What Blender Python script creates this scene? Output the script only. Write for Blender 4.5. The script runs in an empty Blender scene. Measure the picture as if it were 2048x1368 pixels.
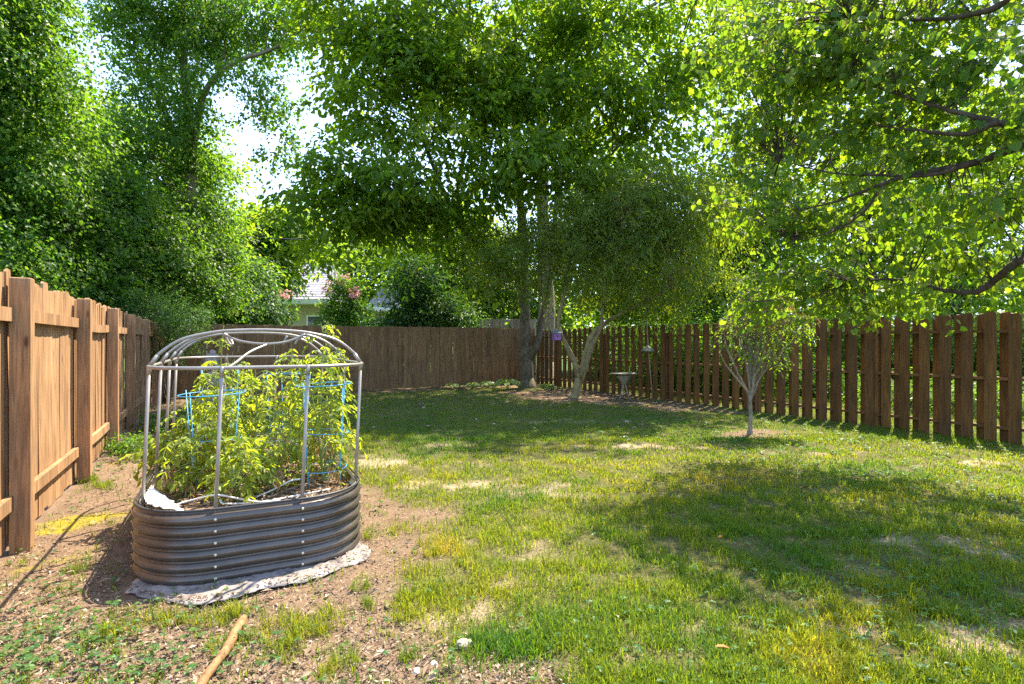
import bpy, math
import numpy as np
from mathutils import Vector, Matrix

R = np.random.default_rng(7)
scene = bpy.context.scene
col = scene.collection
rad = math.radians

# ------------------------------------------------------------------ camera
F = 1120.0 / 2048.0            # focal length in picture widths
YAW = rad(28.06)               # the fences run along +Y, the camera looks to the right of that
EYE = 1.40
cam_d = bpy.data.cameras.new("camera")
cam_d.sensor_width = 36.0
cam_d.lens = 36.0 * F
cam_d.clip_end = 1000
cam_d.clip_start = 0.05
cam = bpy.data.objects.new("camera", cam_d)
cam.location = (0, 0, EYE)
cam.rotation_euler = (rad(90), 0, -YAW)
col.objects.link(cam)
scene.camera = cam

# ------------------------------------------------------------------ sky, sun, exposure
SUN_EL = rad(60)
SUN_AZ = math.atan2(0.902, 0.431)      # from +Y towards +X
world = bpy.data.worlds.new("World")
scene.world = world
world.use_nodes = True
wn = world.node_tree
bg = wn.nodes["Background"]
sky = wn.nodes.new("ShaderNodeTexSky")
sky.sky_type = 'NISHITA'
sky.sun_disc = False
sky.sun_elevation = SUN_EL
sky.sun_rotation = SUN_AZ
sky.air_density = 1.0
sky.dust_density = 0.2
sky.ozone_density = 2.0
# even soft compression of the whole sky so that the horizon does not outshine the zenith
vs = wn.nodes.new("ShaderNodeVectorMath"); vs.operation = 'MULTIPLY_ADD'
vs.inputs[1].default_value = (0.36, 0.29, 0.20); vs.inputs[2].default_value = (1, 1, 1)
vd = wn.nodes.new("ShaderNodeVectorMath"); vd.operation = 'DIVIDE'
wn.links.new(sky.outputs[0], vs.inputs[0]); wn.links.new(sky.outputs[0], vd.inputs[0]); wn.links.new(vs.outputs[0], vd.inputs[1])
wn.links.new(vd.outputs[0], bg.inputs[0])
bg.inputs[1].default_value = 0.15
sun_d = bpy.data.lights.new("sun", 'SUN')
sun_d.energy = 2.2
sun_d.angle = rad(0.55)
sun_d.color = (1.0, 0.90, 0.72)
sun = bpy.data.objects.new("sun", sun_d)
ds = Vector((math.sin(SUN_AZ) * math.cos(SUN_EL), math.cos(SUN_AZ) * math.cos(SUN_EL), math.sin(SUN_EL)))
sun.rotation_euler = ds.to_track_quat('Z', 'Y').to_euler()
sun.location = (20, 10, 30)
col.objects.link(sun)
scene.view_settings.view_transform = 'Standard'
scene.view_settings.look = 'None'
scene.view_settings.gamma = 1.0
scene.view_settings.use_curve_mapping = False
scene.view_settings.exposure = 3.05
scene.render.engine = 'CYCLES'
scene.cycles.use_denoising = False
scene.cycles.max_bounces = 10
scene.cycles.diffuse_bounces = 8
scene.cycles.glossy_bounces = 2
scene.cycles.transmission_bounces = 8
scene.cycles.sample_clamp_indirect = 6.0

# ------------------------------------------------------------------ placing helpers
CS, SN = math.cos(YAW), math.sin(YAW)
def W(px, py, Z):
    """World point seen at photo pixel (px, py) at depth Z metres."""
    xc = (px - 1024) / 1120 * Z
    return np.array([xc * CS + Z * SN, -xc * SN + Z * CS, EYE - (py - 684) / 1120 * Z])
def G(px, py):
    """World ground point (x, y) at photo pixel."""
    Z = EYE * 1120 / (py - 684)
    return W(px, py, Z)[:2]
def depth(P):
    return P[..., 0] * SN + P[..., 1] * CS

# ------------------------------------------------------------------ mesh helpers
def mesh_from(name, V, polys, attr=None, smooth=False):
    """polys: list of int arrays (m, k)."""
    V = np.asarray(V, np.float32)
    me = bpy.data.meshes.new(name)
    me.vertices.add(len(V))
    me.vertices.foreach_set("co", V.ravel())
    polys = [np.asarray(p, np.int32) for p in polys if len(p)]
    nl = sum(p.size for p in polys); nf = sum(len(p) for p in polys)
    me.loops.add(nl); me.polygons.add(nf)
    me.loops.foreach_set("vertex_index", np.concatenate([p.ravel() for p in polys]))
    cnt = np.concatenate([np.full(len(p), p.shape[1], np.int32) for p in polys])
    st = np.zeros(nf, np.int32); st[1:] = np.cumsum(cnt)[:-1]
    me.polygons.foreach_set("loop_start", st)
    me.polygons.foreach_set("use_smooth", np.full(nf, bool(smooth)))
    if attr is not None:
        for k, v in attr.items():
            a = me.attributes.new(k, 'FLOAT', 'FACE' if len(v) == nf else 'POINT')
            a.data.foreach_set("value", np.asarray(v, np.float32))
    me.update(calc_edges=True)
    return me

def link(name, me, mat=None, parent=None):
    o = bpy.data.objects.new(name, me)
    col.objects.link(o)
    if mat is not None and me is not None and len(me.materials) == 0:
        me.materials.append(mat)
    if parent is not None:
        o.parent = parent
    return o

def tag(o, label=None, cat=None, group=None, kind=None):
    if label: o["label"] = label
    if cat: o["category"] = cat
    if group: o["group"] = group
    if kind: o["kind"] = kind
    return o

def thing(name, label, cat, loc=(0, 0, 0), rz=0.0, group=None):
    o = bpy.data.objects.new(name, None)
    o.empty_display_size = 0.2
    o.location = loc; o.rotation_euler = (0, 0, rz)
    col.objects.link(o)
    return tag(o, label, cat, group)

class MB:
    """Collects shapes into one mesh."""
    def __init__(s): s.V = []; s.P = {}; s.n = 0; s.A = {}
    def add(s, V, polys, val=0.5):
        V = np.asarray(V, float)
        for p in polys:
            p = np.asarray(p, int)
            if len(p) == 0: continue
            s.P.setdefault(p.shape[1], []).append(p + s.n)
            s.A.setdefault(p.shape[1], []).append(np.broadcast_to(val, (len(p),)))
        s.V.append(V); s.n += len(V)
        return s
    def box(s, lo, hi, val=0.5):
        x0, y0, z0 = lo; x1, y1, z1 = hi
        V = [(x0,y0,z0),(x1,y0,z0),(x1,y1,z0),(x0,y1,z0),(x0,y0,z1),(x1,y0,z1),(x1,y1,z1),(x0,y1,z1)]
        return s.add(V, [[(0,3,2,1),(4,5,6,7),(0,1,5,4),(1,2,6,5),(2,3,7,6),(3,0,4,7)]], val)
    def tube(s, pts, r, seg=6, closed=False, caps=True, val=0.5):
        pts = np.asarray(pts, float); n = len(pts)
        r = np.broadcast_to(np.asarray(r, float), (n,))
        if closed:
            T = np.roll(pts, -1, 0) - np.roll(pts, 1, 0)
        else:
            T = np.gradient(pts, axis=0)
        T /= np.linalg.norm(T, axis=1, keepdims=True) + 1e-9
        a = np.array([0, 0, 1.0]) if abs(T[0, 2]) < 0.9 else np.array([1.0, 0, 0])
        U = np.zeros_like(T)
        for i in range(n):
            u = a - T[i] * np.dot(a, T[i]); u /= np.linalg.norm(u) + 1e-9
            U[i] = u; a = u
        B = np.cross(T, U)
        th = np.linspace(0, 2 * np.pi, seg, endpoint=False)
        V = pts[:, None] + r[:, None, None] * (np.cos(th)[None, :, None] * U[:, None] + np.sin(th)[None, :, None] * B[:, None])
        V = V.reshape(-1, 3)
        i = np.arange(n if closed else n - 1)[:, None]; j = np.arange(seg)[None]
        i2 = (i + 1) % n; j2 = (j + 1) % seg
        Q = np.stack([i * seg + j, i * seg + j2, i2 * seg + j2, i2 * seg + j], -1).reshape(-1, 4)
        P = [Q]
        if caps and not closed:
            P.append([list(range(seg))[::-1], list(range((n - 1) * seg, n * seg))])
        return s.add(V, P, val)
    def lathe(s, prof, c=(0, 0, 0), seg=20, val=0.5):
        prof = np.asarray(prof, float); n = len(prof)
        th = np.linspace(0, 2 * np.pi, seg, endpoint=False)
        V = np.stack([prof[:, 0, None] * np.cos(th), prof[:, 0, None] * np.sin(th), np.repeat(prof[:, 1, None], seg, 1)], -1).reshape(-1, 3) + np.array(c)
        i = np.arange(n - 1)[:, None]; j = np.arange(seg)[None]; j2 = (j + 1) % seg
        Q = np.stack([i * seg + j, i * seg + j2, (i + 1) * seg + j2, (i + 1) * seg + j], -1).reshape(-1, 4)
        return s.add(V, [Q], val)
    def mesh(s, name, smooth=False):
        ks = list(s.P)
        polys = [np.concatenate(s.P[k]) for k in ks]
        a = np.concatenate([np.concatenate(s.A[k]) for k in ks])
        return mesh_from(name, np.concatenate(s.V), polys, {"tint": a}, smooth)
    def build(s, name, mat, parent=None, smooth=False):
        return link(name, s.mesh(name, smooth), mat, parent)

def spline(pts, n=8):
    """Catmull-Rom through pts."""
    P = np.asarray(pts, float)
    P = np.vstack([2 * P[0] - P[1], P, 2 * P[-1] - P[-2]])
    out = []
    for i in range(1, len(P) - 2):
        t = np.linspace(0, 1, n, endpoint=False)[:, None]
        p0, p1, p2, p3 = P[i - 1], P[i], P[i + 1], P[i + 2]
        out.append(0.5 * (2 * p1 + (p2 - p0) * t + (2 * p0 - 5 * p1 + 4 * p2 - p3) * t * t + (3 * p1 - p0 - 3 * p2 + p3) * t ** 3))
    out.append(P[-2][None])
    return np.concatenate(out)

class Noise:
    """Cheap smooth noise as a sum of sines, about -1..1."""
    def __init__(s, seed, wl, k=7):
        r = np.random.default_rng(seed)
        d = r.normal(size=(k, 3)); d /= np.linalg.norm(d, axis=1, keepdims=True)
        s.k = d * (2 * np.pi / (wl * r.uniform(0.6, 1.6, (k, 1)))); s.p = r.uniform(0, 7, k)
    def __call__(s, P):
        P = np.asarray(P, float)
        if P.shape[-1] == 2: P = np.concatenate([P, np.zeros(P.shape[:-1] + (1,))], -1)
        return np.sin(P @ s.k.T + s.p).sum(-1) / math.sqrt(len(s.p)) * 0.8

# ------------------------------------------------------------------ materials
def new_mat(name):
    m = bpy.data.materials.new(name); m.use_nodes = True
    nt = m.node_tree
    for n in list(nt.nodes): nt.nodes.remove(n)
    out = nt.nodes.new("ShaderNodeOutputMaterial")
    return m, nt, out
def nd(nt, t, **kw):
    n = nt.nodes.new(t)
    for k, v in kw.items():
        if hasattr(n, k) and not k.startswith("in_"): setattr(n, k, v)
    return n
def ramp(nt, fac, stops):
    n = nt.nodes.new("ShaderNodeValToRGB")
    el = n.color_ramp.elements
    while len(el) < len(stops): el.new(0.5)
    for e, (p, c) in zip(el, stops):
        e.position = p; e.color = (*c, 1)
    nt.links.new(fac, n.inputs[0])
    return n.outputs[0]
def mixc(nt, fac, a, b, blend='MIX'):
    n = nt.nodes.new("ShaderNodeMix"); n.data_type = 'RGBA'; n.blend_type = blend
    for sock, v in ((n.inputs[0], fac), (n.inputs[6], a), (n.inputs[7], b)):
        if isinstance(v, (int, float)): sock.default_value = v
        elif isinstance(v, tuple): sock.default_value = (*v, 1)
        else: nt.links.new(v, sock)
    return n.outputs[2]
def noise(nt, vec, scale, detail=3, rough=0.55, dist=0.0):
    n = nt.nodes.new("ShaderNodeTexNoise")
    n.inputs["Scale"].default_value = scale; n.inputs["Detail"].default_value = detail
    n.inputs["Roughness"].default_value = rough; n.inputs["Distortion"].default_value = dist
    if vec is not None: nt.links.new(vec, n.inputs["Vector"])
    return n.outputs["Fac"]
def mapped(nt, scale=(1, 1, 1), src="Object"):
    tc = nt.nodes.new("ShaderNodeTexCoord"); mp = nt.nodes.new("ShaderNodeMapping")
    mp.inputs["Scale"].default_value = scale
    nt.links.new(tc.outputs[src], mp.inputs[0])
    return mp.outputs[0]
def principled(nt, out, base, rough=0.6, metal=0.0, spec=0.5, bump=None, bump_s=0.3, bump_d=0.01):
    p = nt.nodes.new("ShaderNodeBsdfPrincipled")
    for sock, v in ((p.inputs["Base Color"], base), (p.inputs["Roughness"], rough), (p.inputs["Metallic"], metal), (p.inputs["Specular IOR Level"], spec)):
        if isinstance(v, (int, float)): sock.default_value = v
        elif isinstance(v, tuple): sock.default_value = (*v, 1)
        else: nt.links.new(v, sock)
    if bump is not None:
        b = nt.nodes.new("ShaderNodeBump"); b.inputs["Strength"].default_value = bump_s; b.inputs["Distance"].default_value = bump_d
        nt.links.new(bump, b.inputs["Height"]); nt.links.new(b.outputs[0], p.inputs["Normal"])
    if out is not None: nt.links.new(p.outputs[0], out.inputs[0])
    return p

def leaf_mat(name, c0, c1, t0, t1, trans=0.45, rough=0.45, spec=0.26):
    m, nt, out = new_mat(name)
    at = nt.nodes.new("ShaderNodeAttribute"); at.attribute_name = "tint"
    c = ramp(nt, at.outputs["Fac"], [(0, c0), (1, c1)] if c1 else c0)
    t = ramp(nt, at.outputs["Fac"], [(0, t0), (1, t1)] if t1 else t0)
    p = principled(nt, None, c, rough, 0, spec)
    tr = nt.nodes.new("ShaderNodeBsdfTranslucent"); nt.links.new(t, tr.inputs[0])
    mx = nt.nodes.new("ShaderNodeMixShader"); mx.inputs[0].default_value = trans
    nt.links.new(p.outputs[0], mx.inputs[1]); nt.links.new(tr.outputs[0], mx.inputs[2]); nt.links.new(mx.outputs[0], out.inputs[0])
    return m

def wood_mat(name, a, b, dark, grain=26.0):
    m, nt, out = new_mat(name)
    oi = nt.nodes.new("ShaderNodeObjectInfo")
    tc = nt.nodes.new("ShaderNodeTexCoord")
    add = nt.nodes.new("ShaderNodeVectorMath"); add.operation = 'ADD'
    sc = nt.nodes.new("ShaderNodeVectorMath"); sc.operation = 'SCALE'; sc.inputs[3].default_value = 37.0
    cmb = nt.nodes.new("ShaderNodeCombineXYZ")
    for i in range(3): nt.links.new(oi.outputs["Random"], cmb.inputs[i])
    nt.links.new(cmb.outputs[0], sc.inputs[0])
    nt.links.new(tc.outputs["Object"], add.inputs[0]); nt.links.new(sc.outputs[0], add.inputs[1])
    mp = nt.nodes.new("ShaderNodeMapping"); mp.inputs["Scale"].default_value = (1, 1, 0.055)
    nt.links.new(add.outputs[0], mp.inputs[0])
    g = noise(nt, mp.outputs[0], grain * 2.2, 4, 0.65, 0.4)
    mp2 = nt.nodes.new("ShaderNodeMapping"); mp2.inputs["Scale"].default_value = (1, 1, 0.22)
    nt.links.new(add.outputs[0], mp2.inputs[0])
    blot = noise(nt, mp2.outputs[0], 5.0, 3, 0.6)
    c = mixc(nt, oi.outputs["Random"], a, b)
    gr = ramp(nt, g, [(0.36, (0.42, 0.40, 0.38)), (0.62, (1.12, 1.1, 1.08))])
    c = mixc(nt, 0.75, c, gr, 'MULTIPLY')
    br = ramp(nt, blot, [(0.35, (0.55, 0.52, 0.5)), (0.6, (1.05, 1.03, 1.0))])
    c = mixc(nt, 0.7, c, br, 'MULTIPLY')
    mp3 = nt.nodes.new("ShaderNodeMapping"); mp3.inputs["Scale"].default_value = (7, 7, 2.2)
    nt.links.new(add.outputs[0], mp3.inputs[0])
    vo = nt.nodes.new("ShaderNodeTexVoronoi"); vo.inputs["Scale"].default_value = 1.0
    nt.links.new(mp3.outputs[0], vo.inputs["Vector"])
    kn = ramp(nt, vo.outputs["Distance"], [(0.05, (1, 1, 1)), (0.12, (0, 0, 0))])
    c = mixc(nt, kn, c, dark)
    mp4 = nt.nodes.new("ShaderNodeMapping"); mp4.inputs["Scale"].default_value = (9, 9, 0.8)
    nt.links.new(add.outputs[0], mp4.inputs[0])
    wz = noise(nt, mp4.outputs[0], 1.6, 5, 0.7)
    wf = ramp(nt, wz, [(0.52, (0, 0, 0)), (0.75, (0.3, 0.3, 0.3))])
    c = mixc(nt, wf, c, tuple(sum(a) / 3 * k_ * 1.15 for k_ in (1.15, .98, .82)))
    principled(nt, out, c, 0.72, 0, 0.3, g, 0.45, 0.005)
    return m

def bark_mat(name, a, b, scale=14, zs=0.3, bump=0.8):
    m, nt, out = new_mat(name)
    v = mapped(nt, (1, 1, zs))
    n1 = noise(nt, v, scale, 5, 0.65, 0.6)
    v2 = mapped(nt, (1, 1, 1))
    n2 = noise(nt, v2, 3.0, 3)
    c = ramp(nt, n1, [(0.3, a), (0.68, b)])
    c = mixc(nt, 0.5, c, ramp(nt, n2, [(0.35, (0.6, 0.66, 0.5)), (0.65, (1.1, 1.08, 1.0))]), 'MULTIPLY')
    principled(nt, out, c, 0.85, 0, 0.2, n1, bump, 0.02)
    return m

def plain_mat(name, c, rough=0.5, metal=0.0, spec=0.5, var=0.25, scale=8.0, bump=0.0):
    m, nt, out = new_mat(name)
    n = noise(nt, mapped(nt), scale, 4, 0.6)
    lo = tuple(x * (1 - var) for x in c); hi = tuple(min(1, x * (1 + var)) for x in c)
    cc = ramp(nt, n, [(0.3, lo), (0.7, hi)])
    principled(nt, out, cc, rough, metal, spec, n if bump else None, bump, 0.004)
    return m

def tint_mat(name, stops, rough=0.85, spec=0.2):
    m, nt, out = new_mat(name)
    at = nt.nodes.new("ShaderNodeAttribute"); at.attribute_name = "tint"
    c = ramp(nt, at.outputs["Fac"], stops)
    principled(nt, out, c, rough, 0, spec)
    return m

M = {}
M['wood_sun'] = wood_mat("sunlit_fence_wood", (0.34, 0.190, 0.090), (0.43, 0.250, 0.125), (0.10, 0.045, 0.018))  # the yard fences share one stain; this copy has sunlight in its colour
M['wood'] = wood_mat("shaded_fence_wood", (0.135, 0.063, 0.014), (0.205, 0.098, 0.022), (0.07, 0.03, 0.012))  # same stain as the left fence, its shade and orange bounce in the colour
M['wood_back'] = wood_mat("shaded_back_fence_wood", (0.20, 0.112, 0.046), (0.26, 0.150, 0.064), (0.07, 0.035, 0.016))  # same stain again, shade put into the colour for the back fence
M['wood_grey'] = wood_mat("weathered_fence_wood", (0.33, 0.28, 0.20), (0.44, 0.38, 0.29), (0.14, 0.11, 0.08))
M['bark'] = bark_mat("grey_brown_bark", (0.055, 0.042, 0.028), (0.20, 0.165, 0.115))
M['bark_pale'] = bark_mat("pale_tan_bark", (0.16, 0.125, 0.058), (0.36, 0.29, 0.15), 9, 0.45, 0.5)
M['bark_grey'] = bark_mat("pale_grey_bark", (0.13, 0.10, 0.07), (0.30, 0.25, 0.19), 22, 0.5, 0.4)
M['bark_dark'] = bark_mat("dark_bark", (0.03, 0.022, 0.016), (0.10, 0.075, 0.055))
M['leaf_big'] = leaf_mat("broad_leaf", (0.040, 0.096, 0.010), (0.115, 0.155, 0.008), (0.20, 0.38, 0.010), (0.46, 0.60, 0.016), 0.55)
M['leaf_redbud'] = leaf_mat("redbud_leaf", (0.036, 0.096, 0.014), (0.105, 0.150, 0.010), (0.18, 0.36, 0.012), (0.42, 0.56, 0.018), 0.55)
M['leaf_ivy'] = leaf_mat("vine_leaf", (0.030, 0.088, 0.014), (0.088, 0.142, 0.012), (0.13, 0.34, 0.015), (0.34, 0.52, 0.02), 0.45)
M['leaf_dark'] = leaf_mat("dark_shrub_leaf", (0.022, 0.066, 0.016), (0.055, 0.115, 0.018), (0.06, 0.18, 0.02), (0.20, 0.36, 0.03), 0.38)
M['leaf_far'] = leaf_mat("distant_leaf", (0.045, 0.098, 0.022), (0.105, 0.150, 0.024), (0.22, 0.42, 0.015), (0.48, 0.60, 0.02), 0.55)
M['leaf_feather'] = leaf_mat("feathery_leaf", (0.050, 0.100, 0.022), (0.11, 0.145, 0.020), (0.24, 0.36, 0.015), (0.50, 0.54, 0.02), 0.5)
M['leaf_tomato'] = leaf_mat("tomato_leaf", (0.06, 0.130, 0.018), (0.16, 0.190, 0.022), (0.32, 0.48, 0.015), (0.66, 0.68, 0.03), 0.5)
M['leaf_dry'] = leaf_mat("withered_leaf", (0.16, 0.085, 0.035), (0.34, 0.21, 0.08), (0.22, 0.12, 0.03), (0.45, 0.30, 0.08), 0.3)
M['leaf_hosta'] = leaf_mat("hosta_leaf", (0.075, 0.145, 0.022), (0.12, 0.185, 0.025), (0.32, 0.46, 0.03), (0.45, 0.56, 0.03), 0.42)
M['grass'] = leaf_mat("grass_blade", [(0, (0.034, 0.105, 0.012)), (.6, (0.130, 0.165, 0.008)), (1, (0.34, 0.25, 0.02))], None, [(0, (0.12, 0.28, 0.012)), (.62, (0.42, 0.46, 0.02)), (1, (0.70, 0.52, 0.04))], None, 0.45, 0.55, 0.14)
M['clover'] = leaf_mat("clover_leaf", (0.030, 0.090, 0.026), (0.075, 0.150, 0.030), (0.10, 0.28, 0.03), (0.30, 0.46, 0.04), 0.38)
M['straw'] = leaf_mat("dry_grass", (0.30, 0.22, 0.11), (0.52, 0.41, 0.22), (0.30, 0.22, 0.10), (0.5, 0.4, 0.2), 0.2, 0.7)
M['chips'] = tint_mat("wood_chips", [(0, (0.065, 0.043, 0.030)), (0.45, (0.185, 0.125, 0.080)), (0.8, (0.32, 0.24, 0.165)), (1, (0.43, 0.35, 0.27))])
M['pink'] = leaf_mat("pink_petal", (0.70, 0.28, 0.30), (0.80, 0.45, 0.45), (0.7, 0.25, 0.28), (0.8, 0.4, 0.4), 0.35)
M['pod'] = leaf_mat("seed_pod", (0.12, 0.10, 0.03), (0.22, 0.17, 0.05), (0.25, 0.20, 0.04), (0.40, 0.32, 0.07), 0.4)
M['bed_metal'] = plain_mat("dark_grey_steel", (0.105, 0.084, 0.068), 0.30, 0.45, 0.5, 0.35, 3)
M['bed_inner'] = plain_mat("cream_steel", (0.62, 0.58, 0.47), 0.45, 0.0, 0.5, 0.08, 5)
M['zinc'] = plain_mat("zinc", (0.62, 0.58, 0.46), 0.35, 0.7)
M['rubber'] = plain_mat("black_rubber", (0.025, 0.025, 0.025), 0.5)
M['tube'] = plain_mat("grey_tube", (0.28, 0.25, 0.22), 0.36, 0.4, 0.5, 0.14, 12)
M['blue'] = plain_mat("blue_wire", (0.055, 0.30, 0.52), 0.4, 0, 0.5, 0.15)
M['pipe_white'] = plain_mat("pale_pipe", (0.55, 0.52, 0.47), 0.5)
M['fabric'] = plain_mat("landscape_fabric", (0.20, 0.17, 0.155), 0.8, 0, 0.3, 0.7, 11, 0.8)
M['white_fabric'] = plain_mat("white_fabric", (0.72, 0.72, 0.70), 0.8, 0, 0.3, 0.15, 30, 0.6)
M['stem'] = plain_mat("green_stem", (0.16, 0.21, 0.05), 0.6)
M['stick'] = plain_mat("peeled_wood", (0.22, 0.112, 0.045), 0.65, 0, 0.3, 0.55, 22, 0.8)
M['twig'] = plain_mat("dry_twig", (0.20, 0.14, 0.09), 0.8)
M['stone'] = plain_mat("pale_stone", (0.36, 0.29, 0.225), 0.85, 0, 0.3, 0.3, 25, 0.7)
M['statue'] = plain_mat("grey_cast_stone", (0.24, 0.22, 0.20), 0.9, 0, 0.2, 0.35, 22, 0.6)
M['purple'] = plain_mat("purple_paint", (0.26, 0.115, 0.30), 0.55)
M['tin'] = plain_mat("ribbed_tin", (0.25, 0.29, 0.30), 0.4, 0.4)
M['bath'] = plain_mat("green_grey_metal", (0.26, 0.25, 0.17), 0.55, 0.1, 0.4, 0.3, 18)
M['pole'] = plain_mat("brown_pole", (0.24, 0.16, 0.085), 0.6)
M['baffle'] = plain_mat("weathered_metal", (0.26, 0.24, 0.17), 0.5, 0.3)
M['wall'] = plain_mat("cream_siding", (0.50, 0.42, 0.29), 0.8, 0, 0.3, 0.1)
M['white'] = plain_mat("white_trim", (0.80, 0.79, 0.76), 0.5, 0, 0.4, 0.05)
M['glass'] = plain_mat("window_glass", (0.06, 0.07, 0.07), 0.08, 0, 0.6, 0.2)
M['cable'] = plain_mat("black_cable", (0.015, 0.015, 0.015), 0.5)
M['orange_leaf'] = plain_mat("orange_dead_leaf", (0.55, 0.17, 0.03), 0.6)
M['soil'] = plain_mat("garden_soil", (0.17, 0.11, 0.065), 0.95, 0, 0.1, 0.5, 40, 0.8)

def roof_mat():
    m, nt, out = new_mat("grey_shingles")
    v = mapped(nt, (1, 1, 1))
    br = nt.nodes.new("ShaderNodeTexBrick")
    nt.links.new(v, br.inputs["Vector"])
    br.inputs["Scale"].default_value = 1.0
    br.inputs["Brick Width"].default_value = 0.33; br.inputs["Row Height"].default_value = 0.13; br.inputs["Mortar Size"].default_value = 0.012
    br.inputs["Color1"].default_value = (0.30, 0.27, 0.31, 1); br.inputs["Color2"].default_value = (0.42, 0.38, 0.43, 1); br.inputs["Mortar"].default_value = (0.16, 0.14, 0.16, 1)
    principled(nt, out, br.outputs[0], 0.9, 0, 0.2)
    return m
M['roof'] = roof_mat()

# ------------------------------------------------------------------ where the grass is thin (bare earth, mulch), in ground metres
XL, XR, YB = -1.13, 9.62, 16.3          # left, right, back fence lines
def bump2(P, c, rx, ry, ang=0.0):
    d = P - np.asarray(c); ca, sa = math.cos(ang), math.sin(ang)
    u = (d[..., 0] * ca + d[..., 1] * sa) / rx; v = (-d[..., 0] * sa + d[..., 1] * ca) / ry
    return np.exp(-(u * u + v * v))
nz_a, nz_b, nz_c, nz_d = Noise(3, 1.1), Noise(4, 0.42), Noise(5, 2.6), Noise(6, 0.19)
def sstep(x, a, b):
    t = np.clip((x - a) / (b - a), 0, 1); return t * t * (3 - 2 * t)
def mulch(P):
    """1 = wood-chip mulch, 0 = lawn"""
    wob = 0.16 * nz_a(P) + 0.10 * nz_b(P)
    x, y = P[..., 0], P[..., 1]
    edge = np.interp(y, [0, 2.0, 2.9, 3.6, 4.3, 4.9, 5.6, 6.6, 8.0, 10.5], [0.85, 0.95, 1.05, 1.3, 1.45, 1.5, 1.25, 1.0, 0.45, -0.35])
    m = 1 - sstep(x + wob * 1.4, edge - 0.22, edge + 0.22)
    m = np.maximum(m, 0.9 * sstep(0.9 + wob - np.abs(y - YB + 0.4), 0, 0.5) * (x < XR))     # along the back fence
    m = np.maximum(m, sstep(1.35 * bump2(P, (8.2, 12.3), 1.9, 2.3) + wob, 0.45, 0.85))       # under the corner trees
    m = np.maximum(m, 0.85 * sstep(1.3 * bump2(P, (8.9, 9.6), 0.9, 2.2) + wob, 0.45, 0.85))
    m = np.maximum(m, sstep(1.2 * bump2(P, (7.15, 5.8), 0.8, 0.5) + wob * 2.2, 0.45, 1.0))        # round the little tree
    return np.clip(m, 0, 1)
BARE = [(G(950, 975), 0.75, 0.38, .7), (G(1090, 985), 0.35, 0.2, .7), (G(770, 925), 0.5, 0.35, .9), (G(1290, 893), 0.75, 0.18, .9), (G(1120, 845), 0.8, 0.3, .65),
        (G(1880, 1085), 0.5, 0.2, .95), (G(1990, 1105), 0.35, 0.18, .8), (G(1720, 1260), 0.28, 0.14, .85), (G(1790, 1290), 0.25, 0.12, .9), (G(1960, 1300), 0.35, 0.14, .95),
        (G(1650, 1215), 0.2, 0.1, .7), (G(1500, 1190), 0.22, 0.1, .4), (G(860, 890), 0.5, 0.18, .75), (G(1010, 1180), 0.2, 0.12, .5), (G(920, 1230), 0.25, 0.2, .6),
        (G(1010, 1110), 0.25, 0.15, .4), (G(1700, 905), 0.7, 0.2, .55), (G(1960, 925), 0.5, 0.25, .8), (G(1400, 860), 0.6, 0.25, .6), (G(1420, 815), 0.9, 0.4, .6)]
def bare(P):
    b = np.zeros(P.shape[:-1])
    for c, rx, ry, s in BARE:
        b = np.maximum(b, s * bump2(P, c, rx, ry, -YAW))
    wob = 0.20 * nz_a(P) + 0.30 * nz_b(P) + 0.28 * nz_d(P)
    return sstep(b * 1.05 + wob, 0.30, 1.05)
def cover(P):
    """grass cover 0..1"""
    return np.clip((1 - mulch(P) * 0.97) * (1 - 0.78 * bare(P)), 0, 1)
nz_h, nz_h2 = Noise(11, 0.9), Noise(12, 0.16)
def height(P):
    e = np.minimum(sstep(P[..., 0], -2.4, -1.6), 1) * (1 - sstep(P[..., 0], 10.5, 12.0)) * (1 - sstep(P[..., 1], 17, 18))
    return e * (0.010 * nz_h(P) + 0.005 * nz_h2(P))

# ------------------------------------------------------------------ ground
def ground_mat():
    m, nt, out = new_mat("lawn_ground")
    a_m = nt.nodes.new("ShaderNodeAttribute"); a_m.attribute_name = "mulch"
    a_b = nt.nodes.new("ShaderNodeAttribute"); a_b.attribute_name = "bare"
    a_s = nt.nodes.new("ShaderNodeAttribute"); a_s.attribute_name = "moss"
    v = mapped(nt)
    n1 = noise(nt, v, 55, 5, 0.7); n2 = noise(nt, v, 6, 4, 0.6); n3 = noise(nt, v, 170, 3, 0.7)
    lawn = ramp(nt, n1, [(0.28, (0.030, 0.030, 0.012)), (0.5, (0.085, 0.080, 0.026)), (0.75, (0.18, 0.145, 0.065))])
    chips = ramp(nt, n3, [(0.28, (0.050, 0.032, 0.021)), (0.5, (0.165, 0.110, 0.070)), (0.68, (0.28, 0.20, 0.138)), (0.8, (0.48, 0.40, 0.32))])
    chips = mixc(nt, 0.6, chips, ramp(nt, n2, [(0.3, (0.6, 0.55, 0.5)), (0.7, (1.2, 1.15, 1.1))]), 'MULTIPLY')
    dirt = ramp(nt, n1, [(0.25, (0.10, 0.068, 0.042)), (0.5, (0.27, 0.20, 0.125)), (0.72, (0.48, 0.385, 0.26))])
    c = mixc(nt, a_b.outputs["Fac"], lawn, dirt)
    c = mixc(nt, a_m.outputs["Fac"], c, chips)
    moss = ramp(nt, n3, [(0.3, (0.15, 0.12, 0.012)), (0.7, (0.32, 0.25, 0.03))])
    c = mixc(nt, a_s.outputs["Fac"], c, moss)
    principled(nt, out, c, 0.95, 0, 0.1, n3, 0.7, 0.012)
    return m
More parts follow.
